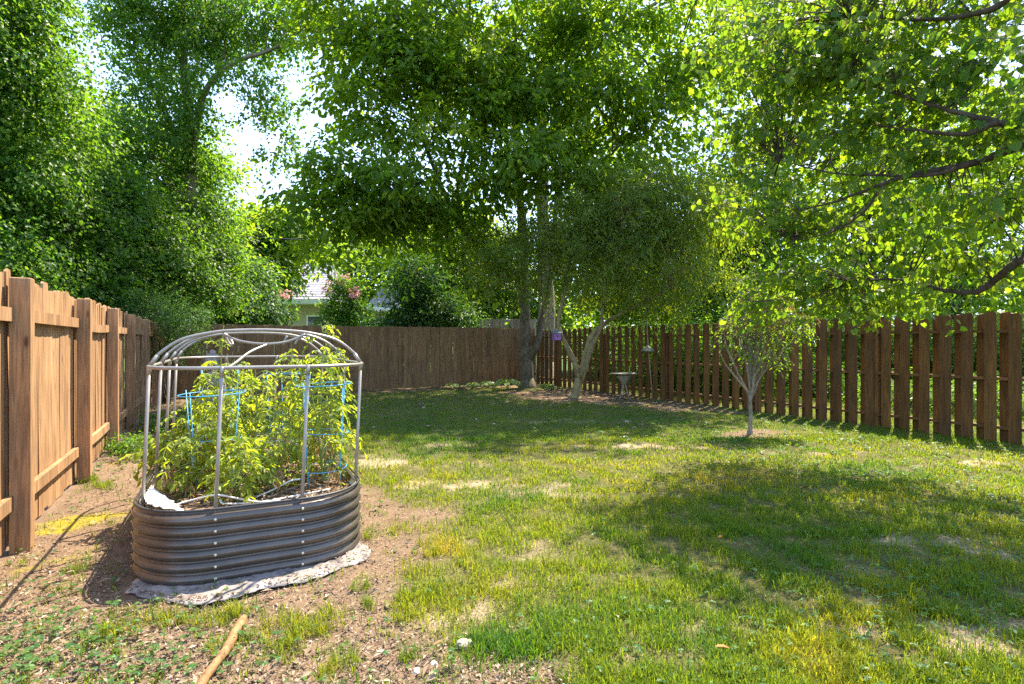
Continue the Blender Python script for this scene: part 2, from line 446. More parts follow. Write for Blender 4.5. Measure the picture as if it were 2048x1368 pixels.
MOSS = [(G(160, 1035), 0.30, 0.16), (G(120, 1060), 0.2, 0.15), (G(205, 1030), 0.2, 0.12), (G(60, 1140), 0.2, 0.10), (G(225, 930), 0.3, 0.2), (G(110, 1120), 0.15, 0.1), (G(240, 890), 0.3, 0.3)]
def moss(P):
    b = np.zeros(P.shape[:-1])
    for c, rx, ry in MOSS: b = np.maximum(b, bump2(P, c, rx, ry))
    return sstep(b + 0.3 * nz_b(P) + 0.3 * nz_d(P), 0.55, 0.95) * (1 - sstep(P[..., 0], -0.4, -0.1))
gx = np.arange(-3.0, 13.01, 0.065); gy = np.arange(-2.5, 19.01, 0.065)
X, Y = np.meshgrid(gx, gy); P2 = np.stack([X, Y], -1)
Vg = np.concatenate([P2, height(P2)[..., None]], -1).reshape(-1, 3)
ny, nx = X.shape
i = np.arange(ny - 1)[:, None] * nx + np.arange(nx - 1)[None]
Qg = np.stack([i, i + 1, i + nx + 1, i + nx], -1).reshape(-1, 4)
inside = ((P2[..., 0] > XL - 1) & (P2[..., 0] < XR + .2) & (P2[..., 1] < YB + .2))
lawn = link("lawn", mesh_from("lawn", Vg, [Qg], {"mulch": (mulch(P2) * inside).ravel(), "bare": (bare(P2) * inside).ravel(), "moss": (moss(P2) * inside).ravel()}, True), ground_mat())
tag(lawn, "patchy lawn with bare earth and mulch", kind="structure")
def far_ground_mat():
    m, nt, out = new_mat("far_ground")
    v = mapped(nt)
    n1 = noise(nt, v, 1.3, 6, 0.7); 
    c = ramp(nt, n1, [(0.3, (0.025, 0.05, 0.012)), (0.6, (0.055, 0.095, 0.02)), (0.8, (0.10, 0.11, 0.035))])
    principled(nt, out, c, 0.95, 0, 0.1)
    return m
g2 = MB(); n = 24
xs = np.linspace(-400, 400, n); XX, YY = np.meshgrid(xs, xs)
ii = np.arange(n - 1)[:, None] * n + np.arange(n - 1)[None]
g2.add(np.stack([XX, YY, np.full_like(XX, -0.035)], -1).reshape(-1, 3), [np.stack([ii, ii + 1, ii + n + 1, ii + n], -1).reshape(-1, 4)])
tag(g2.build("ground", far_ground_mat()), "green ground reaching away beyond the fences", kind="structure")

# ------------------------------------------------------------------ fences
def board_mesh(w, h, t, seed, clip=0.025, warp=0.006, nseg=5):
    r = np.random.default_rng(seed)
    zs = np.linspace(0, h - clip, nseg)
    bow = np.cumsum(r.normal(0, warp, nseg)); bow -= np.linspace(bow[0], bow[-1], nseg)
    skew = np.cumsum(r.normal(0, warp * .6, nseg)); skew -= np.linspace(skew[0], skew[-1], nseg)
    V = []
    for k, z in enumerate(zs):
        for (sx, sy) in ((-1, -1), (1, -1), (1, 1), (-1, 1)):
            V.append((sx * w / 2 + skew[k], sy * t / 2 + bow[k], z))
    for (sx, sy) in ((-1, -1), (1, -1), (1, 1), (-1, 1)):
        V.append((sx * (w / 2 - clip) + skew[-1], sy * t / 2 + bow[-1], h + r.normal(0, .003)))
    Q = [(0, 3, 2, 1)]
    for k in range(nseg):
        for j in range(4):
            Q.append((k * 4 + j, k * 4 + (j + 1) % 4, k * 4 + 4 + (j + 1) % 4, k * 4 + 4 + j))
    Q.append((nseg * 4, nseg * 4 + 1, nseg * 4 + 2, nseg * 4 + 3))
    return mesh_from("board", V, [np.array(Q)])
def beam(name, L, w, h, mat, parent, loc, rz, r, sag=0.0):
    b = MB(); xs = np.linspace(0, L, 7); V = []
    for k, x in enumerate(xs):
        dz = -sag * math.sin(math.pi * k / 6)
        for (sy, sz) in ((-1, 0), (1, 0), (1, 1), (-1, 1)): V.append((x, sy * w / 2, sz * h + dz))
    Q = [(0, 1, 2, 3), (24 + 3, 24 + 2, 24 + 1, 24)]
    for k in range(6):
        for j in range(4): Q.append((k * 4 + j, k * 4 + 4 + j, k * 4 + 4 + (j + 1) % 4, k * 4 + (j + 1) % 4))
    b.add(V, [Q])
    o = b.build(name, mat, parent); o.location = loc; o.rotation_euler = (0, 0, rz)
    return o
def post(w, d, h, mat, parent, loc):
    b = MB(); e = 0.006
    b.add([(-w/2,-d/2,-.3),(w/2,-d/2,-.3),(w/2,d/2,-.3),(-w/2,d/2,-.3),(-w/2,-d/2,h-e),(w/2,-d/2,h-e),(w/2,d/2,h-e),(-w/2,d/2,h-e),
           (-w/2+e,-d/2+e,h),(w/2-e,-d/2+e,h),(w/2-e,d/2-e,h),(-w/2+e,d/2-e,h)],
          [[(0,3,2,1),(0,1,5,4),(1,2,6,5),(2,3,7,6),(3,0,4,7),(4,5,9,8),(5,6,10,9),(6,7,11,10),(7,4,8,11),(8,9,10,11)]])
    o = b.build("post", mat, parent); o.location = loc
    return o
rf = np.random.default_rng(21)
H90 = math.pi / 2
# left fence: boards on the far side, rails and posts on the yard side, in the sun
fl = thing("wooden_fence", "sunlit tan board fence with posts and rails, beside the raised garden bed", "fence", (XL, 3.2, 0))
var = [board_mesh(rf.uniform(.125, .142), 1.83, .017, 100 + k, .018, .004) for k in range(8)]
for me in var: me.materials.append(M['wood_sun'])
y = 3.3; k = 0
while y < YB - .05:
    o = link("board", var[int(rf.integers(8))], None, fl)
    o.location = (-.095 + rf.normal(0, .004), y - 3.2, .03 + rf.uniform(-.02, .015)); o.rotation_euler = (rf.normal(0, .006), rf.normal(0, .004), H90 + rf.normal(0, .05))
    o.scale = (1, 1, rf.uniform(.99, 1.012))
    y += rf.uniform(.128, .141)
PY = [2.6, 4.87, 6.93, 8.75, 10.5, 12.6, 14.6, 16.15]
for a in PY[1:]:
    post(.11, .10, 1.83, M['wood_sun'], fl, (-.005, a - 3.2, 0))
for a, b in zip(PY[:-1], PY[1:]):
    a = max(a, 3.25)
    for z0 in (.285, 1.53):
        beam("rail", b - a - .105, .04, .09, M['wood_sun'], fl, (-.055 + rf.normal(0, .002), a + .0525 - 3.2, z0 + rf.normal(0, .008)), H90, rf, abs(rf.normal(.006, .006)))
# back fence
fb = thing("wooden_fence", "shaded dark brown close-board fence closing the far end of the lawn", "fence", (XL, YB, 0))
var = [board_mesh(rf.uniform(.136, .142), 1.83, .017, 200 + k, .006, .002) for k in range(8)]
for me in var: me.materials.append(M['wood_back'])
x = .05
while x < XR - XL - .02:
    o = link("board", var[int(rf.integers(8))], None, fb)
    o.location = (x, rf.normal(0, .002), .02 + rf.uniform(-.012, .012)); o.rotation_euler = (0, rf.normal(0, .003), rf.normal(0, .02))
    wx = x + XL
    x += rf.uniform(.139, .1435) + (rf.uniform(.004, .014) if wx > 7.2 or rf.random() < .12 else 0)
for a in np.arange(0.1, XR - XL, 2.4): post(.09, .09, 1.75, M['wood_back'], fb, (a, .10, 0))
for z0 in (.28, .93, 1.52): beam("rail", XR - XL, .04, .085, M['wood_back'], fb, (0, .034, z0), 0, rf)
# right fence: shadow-box, boards on both faces of the rails
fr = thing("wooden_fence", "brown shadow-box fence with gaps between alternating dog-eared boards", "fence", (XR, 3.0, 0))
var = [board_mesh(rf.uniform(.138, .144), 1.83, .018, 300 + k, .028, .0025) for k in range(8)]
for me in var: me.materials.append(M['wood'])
y = 3.23
side = 0
while y < YB + .05:
    o = link("board", var[int(rf.integers(8))], None, fr)
    o.location = ((-.0, .112)[side] + rf.normal(0, .001), y - 3.0, -.02 + rf.uniform(-.015, .02)); o.rotation_euler = (rf.normal(0, .004), rf.normal(0, .002), H90 + rf.normal(0, .02))
    side = 1 - side
    y += .135 + rf.normal(0, .004)
for z0 in (.19, .87, 1.53): beam("rail", YB - 3.1, .09, .04, M['wood'], fr, (.056, .1, z0), H90, rf)
for a in (5.345, 7.77, 10.2, 12.6, 15.0): post(.086, .088, 1.62, M['wood'], fr, (.056, a - 3.0, 0))
# neighbour's weathered fence beyond the back one
fn = thing("wooden_fence", "weathered grey board fence standing behind the dark back fence", "fence", tuple(W(958, 780, 22)[:2]) + (0,), -YAW + .05)
var = [board_mesh(.136, 2.3, .02, 400 + k, .01, .004) for k in range(5)]
for me in var: me.materials.append(M['wood_grey'])
for k in range(16):
    o = link("board", var[k % 5], None, fn); o.location = (k * .146, 0, rf.uniform(-.02, .02))
for z0 in (.4, 1.8): beam("rail", 16 * .146, .04, .09, M['wood_grey'], fn, (-.07, .035, z0), 0, rf)

# ------------------------------------------------------------------ leaves and trees
LEAF = {
  'diamond': ([(0,0,0),(.42,.5,.07),(1,0,-.10),(.42,-.5,.07)], [(0,3,2,1)]),
  'ovate': ([(0,0,0),(.22,.42,.06),(.62,.40,.05),(1,0,-.14),(.62,-.40,.05),(.22,-.42,.06)], [(0,5,4,3),(0,3,2,1)]),
  'heart': ([(0,0,0),(-.13,.26,.05),(.08,.5,.08),(.48,.44,.05),(.78,.20,-.02),(1.02,0,-.12),(.78,-.20,-.02),(.48,-.44,.05),(.08,-.5,.08),(-.13,-.26,.05),(.5,0,-.02)],
            [(0,10,3,2),(10,5,4,3),(0,8,7,10),(10,7,6,5)]),
}
HEART_TRI = [(0,2,1),(0,9,8)]
def unit(a): return a / (np.linalg.norm(a, axis=-1, keepdims=True) + 1e-9)
def leaves(Pos, D, N, L, Wd, shape='diamond', tint=None):
    """Returns verts, polys, face tint."""
    tv, tf = LEAF[shape]; tv = np.array(tv); k = len(tv)
    D = unit(D); S = unit(np.cross(D, N)); N2 = np.cross(S, D)
    V = (Pos[:, None] + (L[:, None] * tv[None, :, 0])[..., None] * D[:, None] + (Wd[:, None] * tv[None, :, 1])[..., None] * S[:, None]
         + (L[:, None] * tv[None, :, 2])[..., None] * N2[:, None])
    n = len(Pos); off = np.arange(n)[:, None, None] * k
    polys = [(np.array(tf)[None] + off).reshape(-1, len(tf[0]))]
    ft = [np.repeat(tint, len(tf))]
    if shape == 'heart':
        polys.append((np.array(HEART_TRI)[None] + off).reshape(-1, 3)); ft.append(np.repeat(tint, 2))
    return V.reshape(-1, 3), polys, np.concatenate(ft)

def in_blobs(blobs, n, r, shell=0.55):
    c = np.array([b[0] for b in blobs]); rr = np.array([b[1] for b in blobs])
    w = (rr.prod(1)) ** .75
    if len(blobs[0]) > 2: w = w * np.array([b[2] for b in blobs])
    k = r.choice(len(blobs), n, p=w / w.sum())
    d = unit(r.normal(size=(n, 3)))
    rad_ = r.random(n) ** shell
    return c[k] + d * rr[k] * rad_[:, None], d, k

def crown(blobs, n_spray, per, slen, L, ratio, r, droop=0.35, shape='diamond', gap=None, spread=0.35, flat=0.6, face_up=0.8, shell=.5, twig=None, hang=False, sub=None):
    if sub:
        C, d, k = in_blobs(blobs, max(4, n_spray // sub[0]), r, shell)
    else:
        P, d, k = in_blobs(blobs, n_spray, r, shell)
        C = P
    if gap is not None:
        nz1, nz2 = Noise(int(r.integers(1e6)), gap[0]), Noise(int(r.integers(1e6)), gap[0] * .45)
        keep = nz1(C) + .6 * nz2(C) > gap[1]
        C, d, k = C[keep], d[keep], k[keep]
    P = C
    if sub:
        cnt = np.maximum(1, (sub[0] * r.lognormal(0, .45, len(C))).astype(int))
        off = r.normal(0, 1, (cnt.sum(), 3)) * sub[1] * np.array([1, 1, sub[2] if len(sub) > 2 else .45])
        off *= np.repeat(r.uniform(.6, 1.35, len(C)), cnt)[:, None]
        od = unit(np.repeat(d, cnt, 0) * np.array([1, 1, .3]))
        off[:, 2] -= .35 * (off * od).sum(1)
        P = np.repeat(C, cnt, 0) + off
        ctint = np.repeat(r.normal(0, .13, len(C)), cnt)
        d = unit(np.repeat(d, cnt, 0) * .6 + unit(off) * .8)
    n = len(P)
    sd = d * np.array([1, 1, flat]) + r.normal(0, .45, (n, 3)); sd[:, 2] -= droop
    if hang: sd = r.normal(0, .25, (n, 3)); sd[:, 2] = -1
    sd = unit(sd)
    up = np.array([0, 0, 1.0])
    side = unit(np.cross(sd, up + r.normal(0, .2, (n, 3))))
    t = (np.arange(per) + .5) / per
    sl = slen * r.uniform(.6, 1.25, n)
    alt = np.where(np.arange(per) % 2 == 0, 1.0, -1.0)
    base = P[:, None] + sd[:, None] * (sl[:, None] * t[None])[..., None] - np.array([0, 0, 1]) * (droop * .35 * sl[:, None] * t[None] ** 2)[..., None]
    pos = base + r.normal(0, slen * spread * .22, (n, per, 3)) + side[:, None] * (alt[None, :, None] * slen * spread * .25)
    ld = sd[:, None] * .7 + side[:, None] * alt[None, :, None] * .75 + r.normal(0, .35, (n, per, 3)); ld[..., 2] -= droop * .9
    nn = up * face_up + r.normal(0, .42, (n, per, 3)) + d[:, None] * .35
    tint = np.clip(r.normal(.45, .15, (n, 1)) + (ctint[:, None] if sub else 0) + r.normal(0, .16, (n, per)), 0, 1)
    m = n * per
    LL = L * r.uniform(.45, 1.3, m)
    V, polys, ft = leaves(pos.reshape(m, 3), ld.reshape(m, 3), nn.reshape(m, 3), LL, LL * ratio * r.uniform(.8, 1.15, m), shape, tint.ravel())
    if twig is not None:
        for q in range(n):
            twig.tube([P[q], P[q] + sd[q] * sl[q] * .5 - up * droop * .09 * sl[q], P[q] + sd[q] * sl[q] - up * droop * .35 * sl[q]], [.006, .004, .002], 3, caps=False)
    return V, polys, ft, C

def merge(parts):
    Vs, Ps, ts, off = [], {}, {}, 0
    for V, polys, ft in parts:
        a = 0
        for p in polys:
            kk = p.shape[1]
            Ps.setdefault(kk, []).append(p + off); ts.setdefault(kk, []).append(ft[a:a + len(p)]); a += len(p)
        Vs.append(V); off += len(V)
    ks = list(Ps)
    return np.concatenate(Vs), [np.concatenate(Ps[k]) for k in ks], np.concatenate([np.concatenate(ts[k]) for k in ks])

def limb_mesh(mb, pts, r0, r1, r, seg=8, wob=0.03, n=6):
    c = spline(pts, n)
    c[1:-1] += r.normal(0, wob * r0 * 2, (len(c) - 2, 3))
    t = np.linspace(0, 1, len(c))
    rr = (r0 * (1 - t) + r1 * t) * (1 + .05 * r.normal(size=len(c)))
    mb.tube(c, rr, seg)
    return c

def connect(mb, limbs, targets, r, r0=.035, r1=.008, seg=5, rise=.15):
    """Branches from the nearest point of the limbs out to the targets."""
    allp = np.concatenate(limbs)
    for tpt in targets:
        d = np.linalg.norm(allp - tpt, axis=1) + 0.35 * np.maximum(allp[:, 2] - tpt[2] + .5, 0)
        p = allp[np.argmin(d)]
        L = np.linalg.norm(tpt - p)
        mid = p * .5 + tpt * .5 + r.normal(0, .08 * L, 3) + np.array([0, 0, rise * L])
        c = spline([p, mid, tpt], 4)
        t = np.linspace(0, 1, len(c))
        mb.tube(c, (r0 * (1 - t) + r1 * t) * min(1.6, .5 + L * .25), seg, caps=False)

def tree(name, label, cat, base, limbs, blobs, mat, bark, rng, n_spray, per, slen, L, ratio, group=None, nconn=30, conn_r=.03, twigs=False, **kw):
    """limbs: list of (points, r0, r1); the first is the trunk."""
    base = np.asarray(base, float)
    t = thing(name, label, cat, tuple(base), 0, group)
    lm = []
    for q, (pts, r0, r1) in enumerate(limbs):
        mb = MB(); pts = [np.asarray(p, float) for p in pts]
        c = limb_mesh(mb, pts, r0, r1, rng, 10 if q == 0 else 8)
        if q == 0:      # root flare
            mb.tube(np.array([pts[0] + (0, 0, -.15), pts[0] + (0, 0, .05), pts[0] * .75 + pts[1] * .25 if len(pts) > 1 else pts[0]]), [r0 * 1.75, r0 * 1.35, r0 * .9], 10)
        lm.append(c)
        o = mb.build("trunk" if q == 0 else "limb", bark, t, True)
        o.location = -Vector(base)
    tw = MB() if twigs else None
    V, polys, ft, P = crown(blobs, n_spray, per, slen, L, ratio, rng, twig=tw, **kw)
    if nconn and len(P):
        br = MB()
        connect(br, lm, P[rng.choice(len(P), min(nconn, len(P)), replace=False)], rng, conn_r)
        o = br.build("branches", bark, t, True); o.location = -Vector(base); o["kind"] = "stuff"
    if twigs:
        o = tw.build("twigs", bark, t); o.location = -Vector(base); o["kind"] = "stuff"
    o = link("crown", mesh_from("crown", V - base, polys, {"tint": ft}), mat, t)
    o["kind"] = "stuff"
    return t

def B(px, py, Z, rx, ry=None, rz=None, w=1.0):
    ry = rx if ry is None else ry; rz = rx if rz is None else rz
    return (W(px, py, Z), np.array([rx, ry, rz]), w)
def low(px, Z, z=0.0):
    p = W(px, 684, Z); p[2] = z; return p

# ---- big broadleaf tree in the back corner
rt = np.random.default_rng(31)
t1 = tree("broadleaf_tree", "tall broadleaf tree with mossy trunk by the corner of the lawn", "tree", low(1055, 17.2),
  [([low(1055, 17.2), W(1052, 690, 17.2), W(1047, 560, 17.0), W(1042, 420, 16.6), W(1032, 260, 16.2), W(1030, 100, 15.8), W(1036, -120, 15.6)], .205, .05),
   ([W(1056, 715, 17.2), W(1074, 690, 17.1), W(1084, 640, 17.1), W(1100, 560, 17.0), W(1112, 420, 16.6), W(1150, 260, 16), W(1190, 60, 15.5)], .13, .03),
   ([W(1046, 560, 17), W(985, 515, 16.5), W(942, 475, 15.8), W(905, 420, 15.2), W(880, 365, 14.8), W(850, 290, 14.3), W(800, 150, 14)], .12, .03),
   ([W(935, 470, 15.8), W(915, 395, 15.4), W(930, 300, 15), W(960, 150, 14.8)], .07, .02),
   ([W(1040, 400, 16.5), W(1095, 375, 15.6), W(1150, 360, 15), W(1240, 290, 14.6), W(1330, 180, 14.4)], .09, .02),
   ([W(1032, 260, 16.2), W(1000, 180, 15.5), W(940, 60, 15)], .07, .02),
   ([W(880, 365, 14.8), W(780, 370, 14.2), W(690, 390, 13.8)], .05, .012)],
  [B(668, 350, 13.4, 1.0, 1.3, 1.1), B(690, 440, 13.6, 1.1, 1.2, .6), B(760, 300, 13.4, 1.4), B(700, 220, 14, .8, 1, 1), B(760, 130, 14, 1.4), B(820, 430, 14.2, 1.2, 1.2, .7), B(850, 220, 14, 1.8),
   B(900, 60, 14.2, 2.0), B(980, 300, 14.6, 1.7), B(1060, 130, 15, 2.2), B(1090, 320, 14.2, 1.6, 1.6, 1.2), B(1190, 190, 14.2, 2.0), B(1290, 60, 14, 2.1), B(1330, 250, 13.8, 1.6, 1.6, 1.3),
   B(1430, 150, 13.6, 1.3), B(1180, -120, 15, 2.6, w=.22), B(930, -160, 15, 2.6, w=.22), B(760, -30, 14.2, 1.7, w=.7), B(1400, -120, 14, 2.2, w=.2), B(1060, -320, 15.5, 2.6, w=.12), B(930, 540, 15.2, 1.0, 1, .5), B(700, 500, 14, 1.0, 1.1, .4), B(830, 510, 14.6, 1.0, 1, .45), B(622, 430, 13.4, .6, .8, .5), B(945, 420, 14.5, 1.0, 1, .7), B(1000, 480, 15, .8, .8, .5), B(680, 90, 14.2, .9, .9, .9), B(630, 10, 14.6, .9, .9, .8)],
  M['leaf_big'], M['bark'], rt, 6900, 10, .52, .168, .58, nconn=230, conn_r=.028, droop=.5, shape='ovate', gap=(1.6, -.75), spread=.5, sub=(18, .42, .4))
# ---- big old trunk beyond the corner
t2 = tree("broadleaf_tree", "thick straight grey trunk rising behind the fence corner", "tree", low(1092, 20.5),
  [([low(1092, 20.5), W(1092, 600, 20.5), W(1088, 480, 20.5), W(1084, 300, 20.8), W(1090, 0, 21)], .34, .16),
   ([W(1086, 330, 20.7), W(1140, 200, 20), W(1230, 60, 19.5)], .12, .04), ([W(1085, 300, 20.8), W(1000, 150, 21), W(900, 0, 21)], .12, .04)],
  [B(1000, 100, 21, 3), B(1200, 120, 20, 3), B(1120, -100, 21, 3.5), B(860, 150, 21.5, 2.4), B(1350, 60, 20, 2.6)],
  M['leaf_far'], M['bark_grey'], rt, 1300, 10, .8, .22, .6, nconn=50, conn_r=.05, gap=(2.2, -.6), spread=.5, sub=(14, .6, .4))
# ---- V-trunked tree with feathery foliage
t3 = tree("multi_stem_tree", "pale forked tree with several slanting stems and drooping feathery foliage", "tree", low(1150, 14.1),
  [([low(1150, 14.1), W(1156, 768, 14.1), W(1162, 745, 14.05)], .125, .10),
   ([W(1158, 752, 14.1), W(1147, 720, 14.0), W(1132, 690, 13.9), W(1120, 665, 13.9), W(1117, 640, 13.9), W(1128, 590, 13.8), W(1140, 520, 13.6), W(1150, 440, 13.5)], .08, .035),
   ([W(1120, 675, 13.95), W(1108, 668, 14.0), W(1095, 640, 14.1), W(1085, 590, 14.2)], .05, .012),
   ([W(1164, 745, 14.05), W(1172, 705, 14), W(1185, 670, 13.9), W(1208, 648, 13.7), W(1240, 628, 13.3), W(1290, 605, 12.9), W(1335, 580, 12.5)], .08, .03),
   ([W(1163, 755, 13.95), W(1180, 700, 13.7), W(1198, 665, 13.5), W(1204, 640, 13.4), W(1210, 560, 13.2), W(1215, 470, 13)], .055, .022),
   ([W(1164, 765, 13.9), W(1178, 720, 13.6), W(1192, 680, 13.3), W(1203, 650, 13.2)], .03, .012)],
  [B(1080, 470, 13.6, 1.0, 1, .8), B(1170, 430, 13.2, 1.3, 1.3, 1.0), B(1260, 470, 12.8, 1.2, 1.2, .9), B(1330, 520, 12.4, 1.0, 1, .8), B(1230, 560, 13, 1.0, 1, .6), B(1150, 540, 13.6, .9, .9, .5), B(1390, 440, 12.2, 1.0, 1, .9),
   B(1020, 560, 14, .8, .8, .4), B(980, 490, 14.2, .8, .8, .5), B(1300, 590, 12.7, .7, .7, .35), B(1350, 380, 12.4, 1.0, 1, .8), B(1420, 540, 12, .7, .7, .6), B(1250, 370, 13, 1.1, 1.1, .8)],
  M['leaf_feather'], M['bark_pale'], rt, 3000, 20, .5, .10, .30, nconn=150, conn_r=.014, droop=.7, gap=(.9, -.7), spread=.3, sub=(14, .30, .5))
# ---- small half-dead tree on the lawn
rs = np.random.default_rng(44)
sb = low(1500, 8.52)
limbs = [([sb, W(1501, 830, 8.52), W(1500, 800, 8.5), W(1503, 775, 8.52)], .034, .026)]
fans = [(1446, 650, 8.7), (1462, 610, 8.3), (1478, 580, 8.6), (1490, 560, 8.4), (1508, 545, 8.6), (1526, 560, 8.4), (1545, 575, 8.7), (1570, 595, 8.4), (1598, 625, 8.7), (1438, 690, 8.4), (1618, 650, 8.5), (1500, 590, 8.8), (1535, 610, 8.3), (1575, 640, 8.8)]
for q, (px, py, Z) in enumerate(fans):
    wide = q in (0, 9)
    m_ = W(1503 + (px - 1503) * (.62 if wide else .33), 780 + (py - 780) * .40, 8.52 + (Z - 8.52) * .5)
    m2 = W(1503 + (px - 1503) * (.9 if wide else .68), 780 + (py - 780) * .70, 8.52 + (Z - 8.52) * .8)
    limbs.append(([W(1502, 800 - q % 4 * 9, 8.52), m_, m2, W(px, py, Z)], .016 if q % 3 else .02, .003))
t4 = tree("small_tree", "little half-bare tree with thin grey branches, standing alone on the lawn", "tree", sb, limbs,
  [B(1530, 700, 8.5, .42, .4, .28), B(1480, 660, 8.5, .35, .35, .3), B(1560, 650, 8.5, .4, .4, .3), B(1510, 610, 8.5, .4, .35, .3), B(1590, 660, 8.5, .3, .25, .25), B(1550, 590, 8.5, .35, .3, .2), B(1510, 565, 8.5, .4, .3, .22)],
  M['leaf_redbud'], M['bark_grey'], rs, 480, 4, .16, .06, .52, nconn=190, conn_r=.005, droop=.5, shape='ovate', gap=None, twigs=True)
V, polys, ft, P = crown([B(1520, 600, 8.5, .6, .4, .2), B(1500, 640, 8.5, .5, .4, .25), B(1590, 620, 8.5, .35, .3, .25)], 230, 5, .16, .055, .35, rs, droop=.9, shape='ovate', twig=None)
o = link("withered_leaves", mesh_from("withered_leaves", V - sb, polys, {"tint": ft}), M['leaf_dry'], t4); o["kind"] = "stuff"
# ---- redbud overhanging from the right (trunk stands out of frame)
rr = np.random.default_rng(52)
rb = np.array([8.0, 1.2, 0])
rk = np.array([7.9, 1.25, 1.1])
rblobs = [B(1640, 120, 6.2, 1.1, 1.1, .5), B(1540, 50, 6.8, .8, .8, .6), B(1800, 90, 5.6, 1.0, 1.0, .4), B(1960, 120, 5.0, .9, .9, .35), B(2090, 230, 4.8, .7, .7, .35), B(1570, 250, 6.8, .8, .8, .4), B(1740, 255, 6.0, .9, .9, .32),
          B(1890, 300, 5.4, .8, .8, .28), B(2030, 400, 5.2, .7, .7, .3), B(1550, 400, 7.0, .75, .75, .4), B(1680, 420, 6.4, .9, .9, .3), B(1840, 440, 6.0, .8, .8, .25), B(1620, 540, 6.8, .75, .7, .28), B(1740, 575, 6.4, .7, .7, .22),
          B(1960, 520, 5.8, .6, .6, .22), B(1720, -30, 5.8, 1.0, 1.0, .45, .6), B(1930, -60, 5.2, 1.0, 1.0, .4, .5), B(1545, 600, 7.0, .4, .4, .22), B(1830, 590, 6.2, .45, .45, .18), B(1680, 620, 6.6, .5, .4, .12),
          (np.array([6.6, 2.2, 4.4]), np.array([1.5, 1.2, .6]), .14), (np.array([8.4, 1.2, 4.6]), np.array([1.6, 1.4, .8]), .08), (np.array([5.6, 3.2, 4.6]), np.array([1.2, 1.1, .6]), .22)]
redbud = thing("redbud_tree", "heart-leaved tree reaching its dark branches over the shadow-box fence", "tree", tuple(rb))
lm = []
for q, (pts, r0, r1) in enumerate([
   ([rb, np.array([7.95, 1.2, .6]), rk, np.array([7.7, 1.5, 2.0]), np.array([7.3, 1.7, 3.2]), np.array([6.9, 2.0, 4.4])], .16, .06),
   ([rk, W(2150, 470, 5.0), W(2048, 515, 5.2), W(1990, 560, 5.5), W(1945, 585, 5.7), W(1880, 578, 5.9), W(1800, 560, 6.1), W(1700, 560, 6.3)], .055, .009),
   ([np.array([7.75, 1.45, 1.8]), W(2200, 270, 4.4), W(2048, 292, 4.7), W(1950, 325, 5.0), W(1850, 345, 5.3), W(1770, 365, 5.5), W(1680, 400, 5.8), W(1600, 420, 6.2)], .05, .007),
   ([W(1960, 323, 5.0), W(1860, 350, 5.2), W(1760, 350, 5.6), W(1660, 345, 5.9), W(1560, 320, 6.4)], .022, .005),
   ([np.array([7.6, 1.55, 2.3]), W(2180, 180, 4.2), W(2048, 250, 4.5), W(1960, 235, 4.8), W(1880, 215, 5.0), W(1800, 190, 5.2), W(1690, 150, 5.7)], .04, .006),
   ([W(2000, 243, 4.6), W(1930, 268, 4.8), W(1850, 262, 5.1), W(1780, 255, 5.4)], .03, .006),
   ([np.array([7.3, 1.7, 3.1]), W(2100, -20, 4.4), W(1980, 20, 4.6), W(1850, 40, 5.0), W(1700, 30, 5.5)], .045, .008),
   ([W(1770, 365, 5.5), W(1720, 430, 5.7), W(1660, 465, 6.0), W(1590, 480, 6.4)], .016, .004)]):
    mb = MB(); c = limb_mesh(mb, pts, r0, r1, rr, 8, .04, 7); lm.append(c)
    o = mb.build("trunk" if q == 0 else "limb", M['bark_dark'], redbud, True); o.location = -Vector(rb)
P, d, k = in_blobs(rblobs, 3000, rr, .6)
nzr = Noise(77, .55); keep = nzr(P) > -.35
P, d = P[keep], d[keep]; n = len(P)
sd = unit(np.stack([-.5 + rr.normal(0, .6, n), .3 + rr.normal(0, .6, n), -.15 + rr.normal(0, .3, n)], -1))
per = 7; t = (np.arange(per) + .5) / per; sl = rr.uniform(.25, .6, n)
side = unit(np.cross(sd, np.array([0, 0, 1.0]))); alt = np.where(np.arange(per) % 2 == 0, 1., -1.)
pos = P[:, None] + sd[:, None] * (sl[:, None] * t)[..., None] + side[:, None] * (alt[:, None] * .035)[None] + rr.normal(0, .02, (n, per, 3)); pos[..., 2] -= .03
ld = sd[:, None] * .3 + side[:, None] * alt[None, :, None] * .45 + rr.normal(0, .35, (n, per, 3)); ld[..., 2] -= .75
nn = rr.normal(0, .5, (n, per, 3)) + np.array([-.25, -.45, .55]); 
m = n * per; pos = pos.reshape(m, 3); ld = ld.reshape(m, 3); nn = nn.reshape(m, 3)
LL = .070 * rr.uniform(.45, 1.3, m); ti = np.clip(np.repeat(rr.normal(.5, .2, n), per) + rr.normal(0, .17, m), 0, 1)
rel = pos - np.array([0, 0, EYE]); Zd = depth(rel); uu = 1024 + 1120 * (rel[:, 0] * CS - rel[:, 1] * SN) / np.maximum(Zd, .1); vv = 684 - 1120 * rel[:, 2] / np.maximum(Zd, .1)
far_enough = (np.linalg.norm(rel, axis=1) > 3.0) & (pos[:, 2] > 1.5)
seen = far_enough & (Zd > 2.6) & (uu > 0) & (uu < 2048) & (vv > 0) & (vv < 700)
order = np.argsort(np.where(seen, Zd / LL, 1e9))
big = np.zeros(m, bool); big[order[:290]] = True
sel = ~big & far_enough
V, polys, ft = leaves(pos[sel], ld[sel], nn[sel], LL[sel], LL[sel] * 1.02, 'heart', ti[sel])
o = link("crown", mesh_from("crown", V - rb, polys, {"tint": ft}), M['leaf_redbud'], redbud); o["kind"] = "stuff"
lv = []
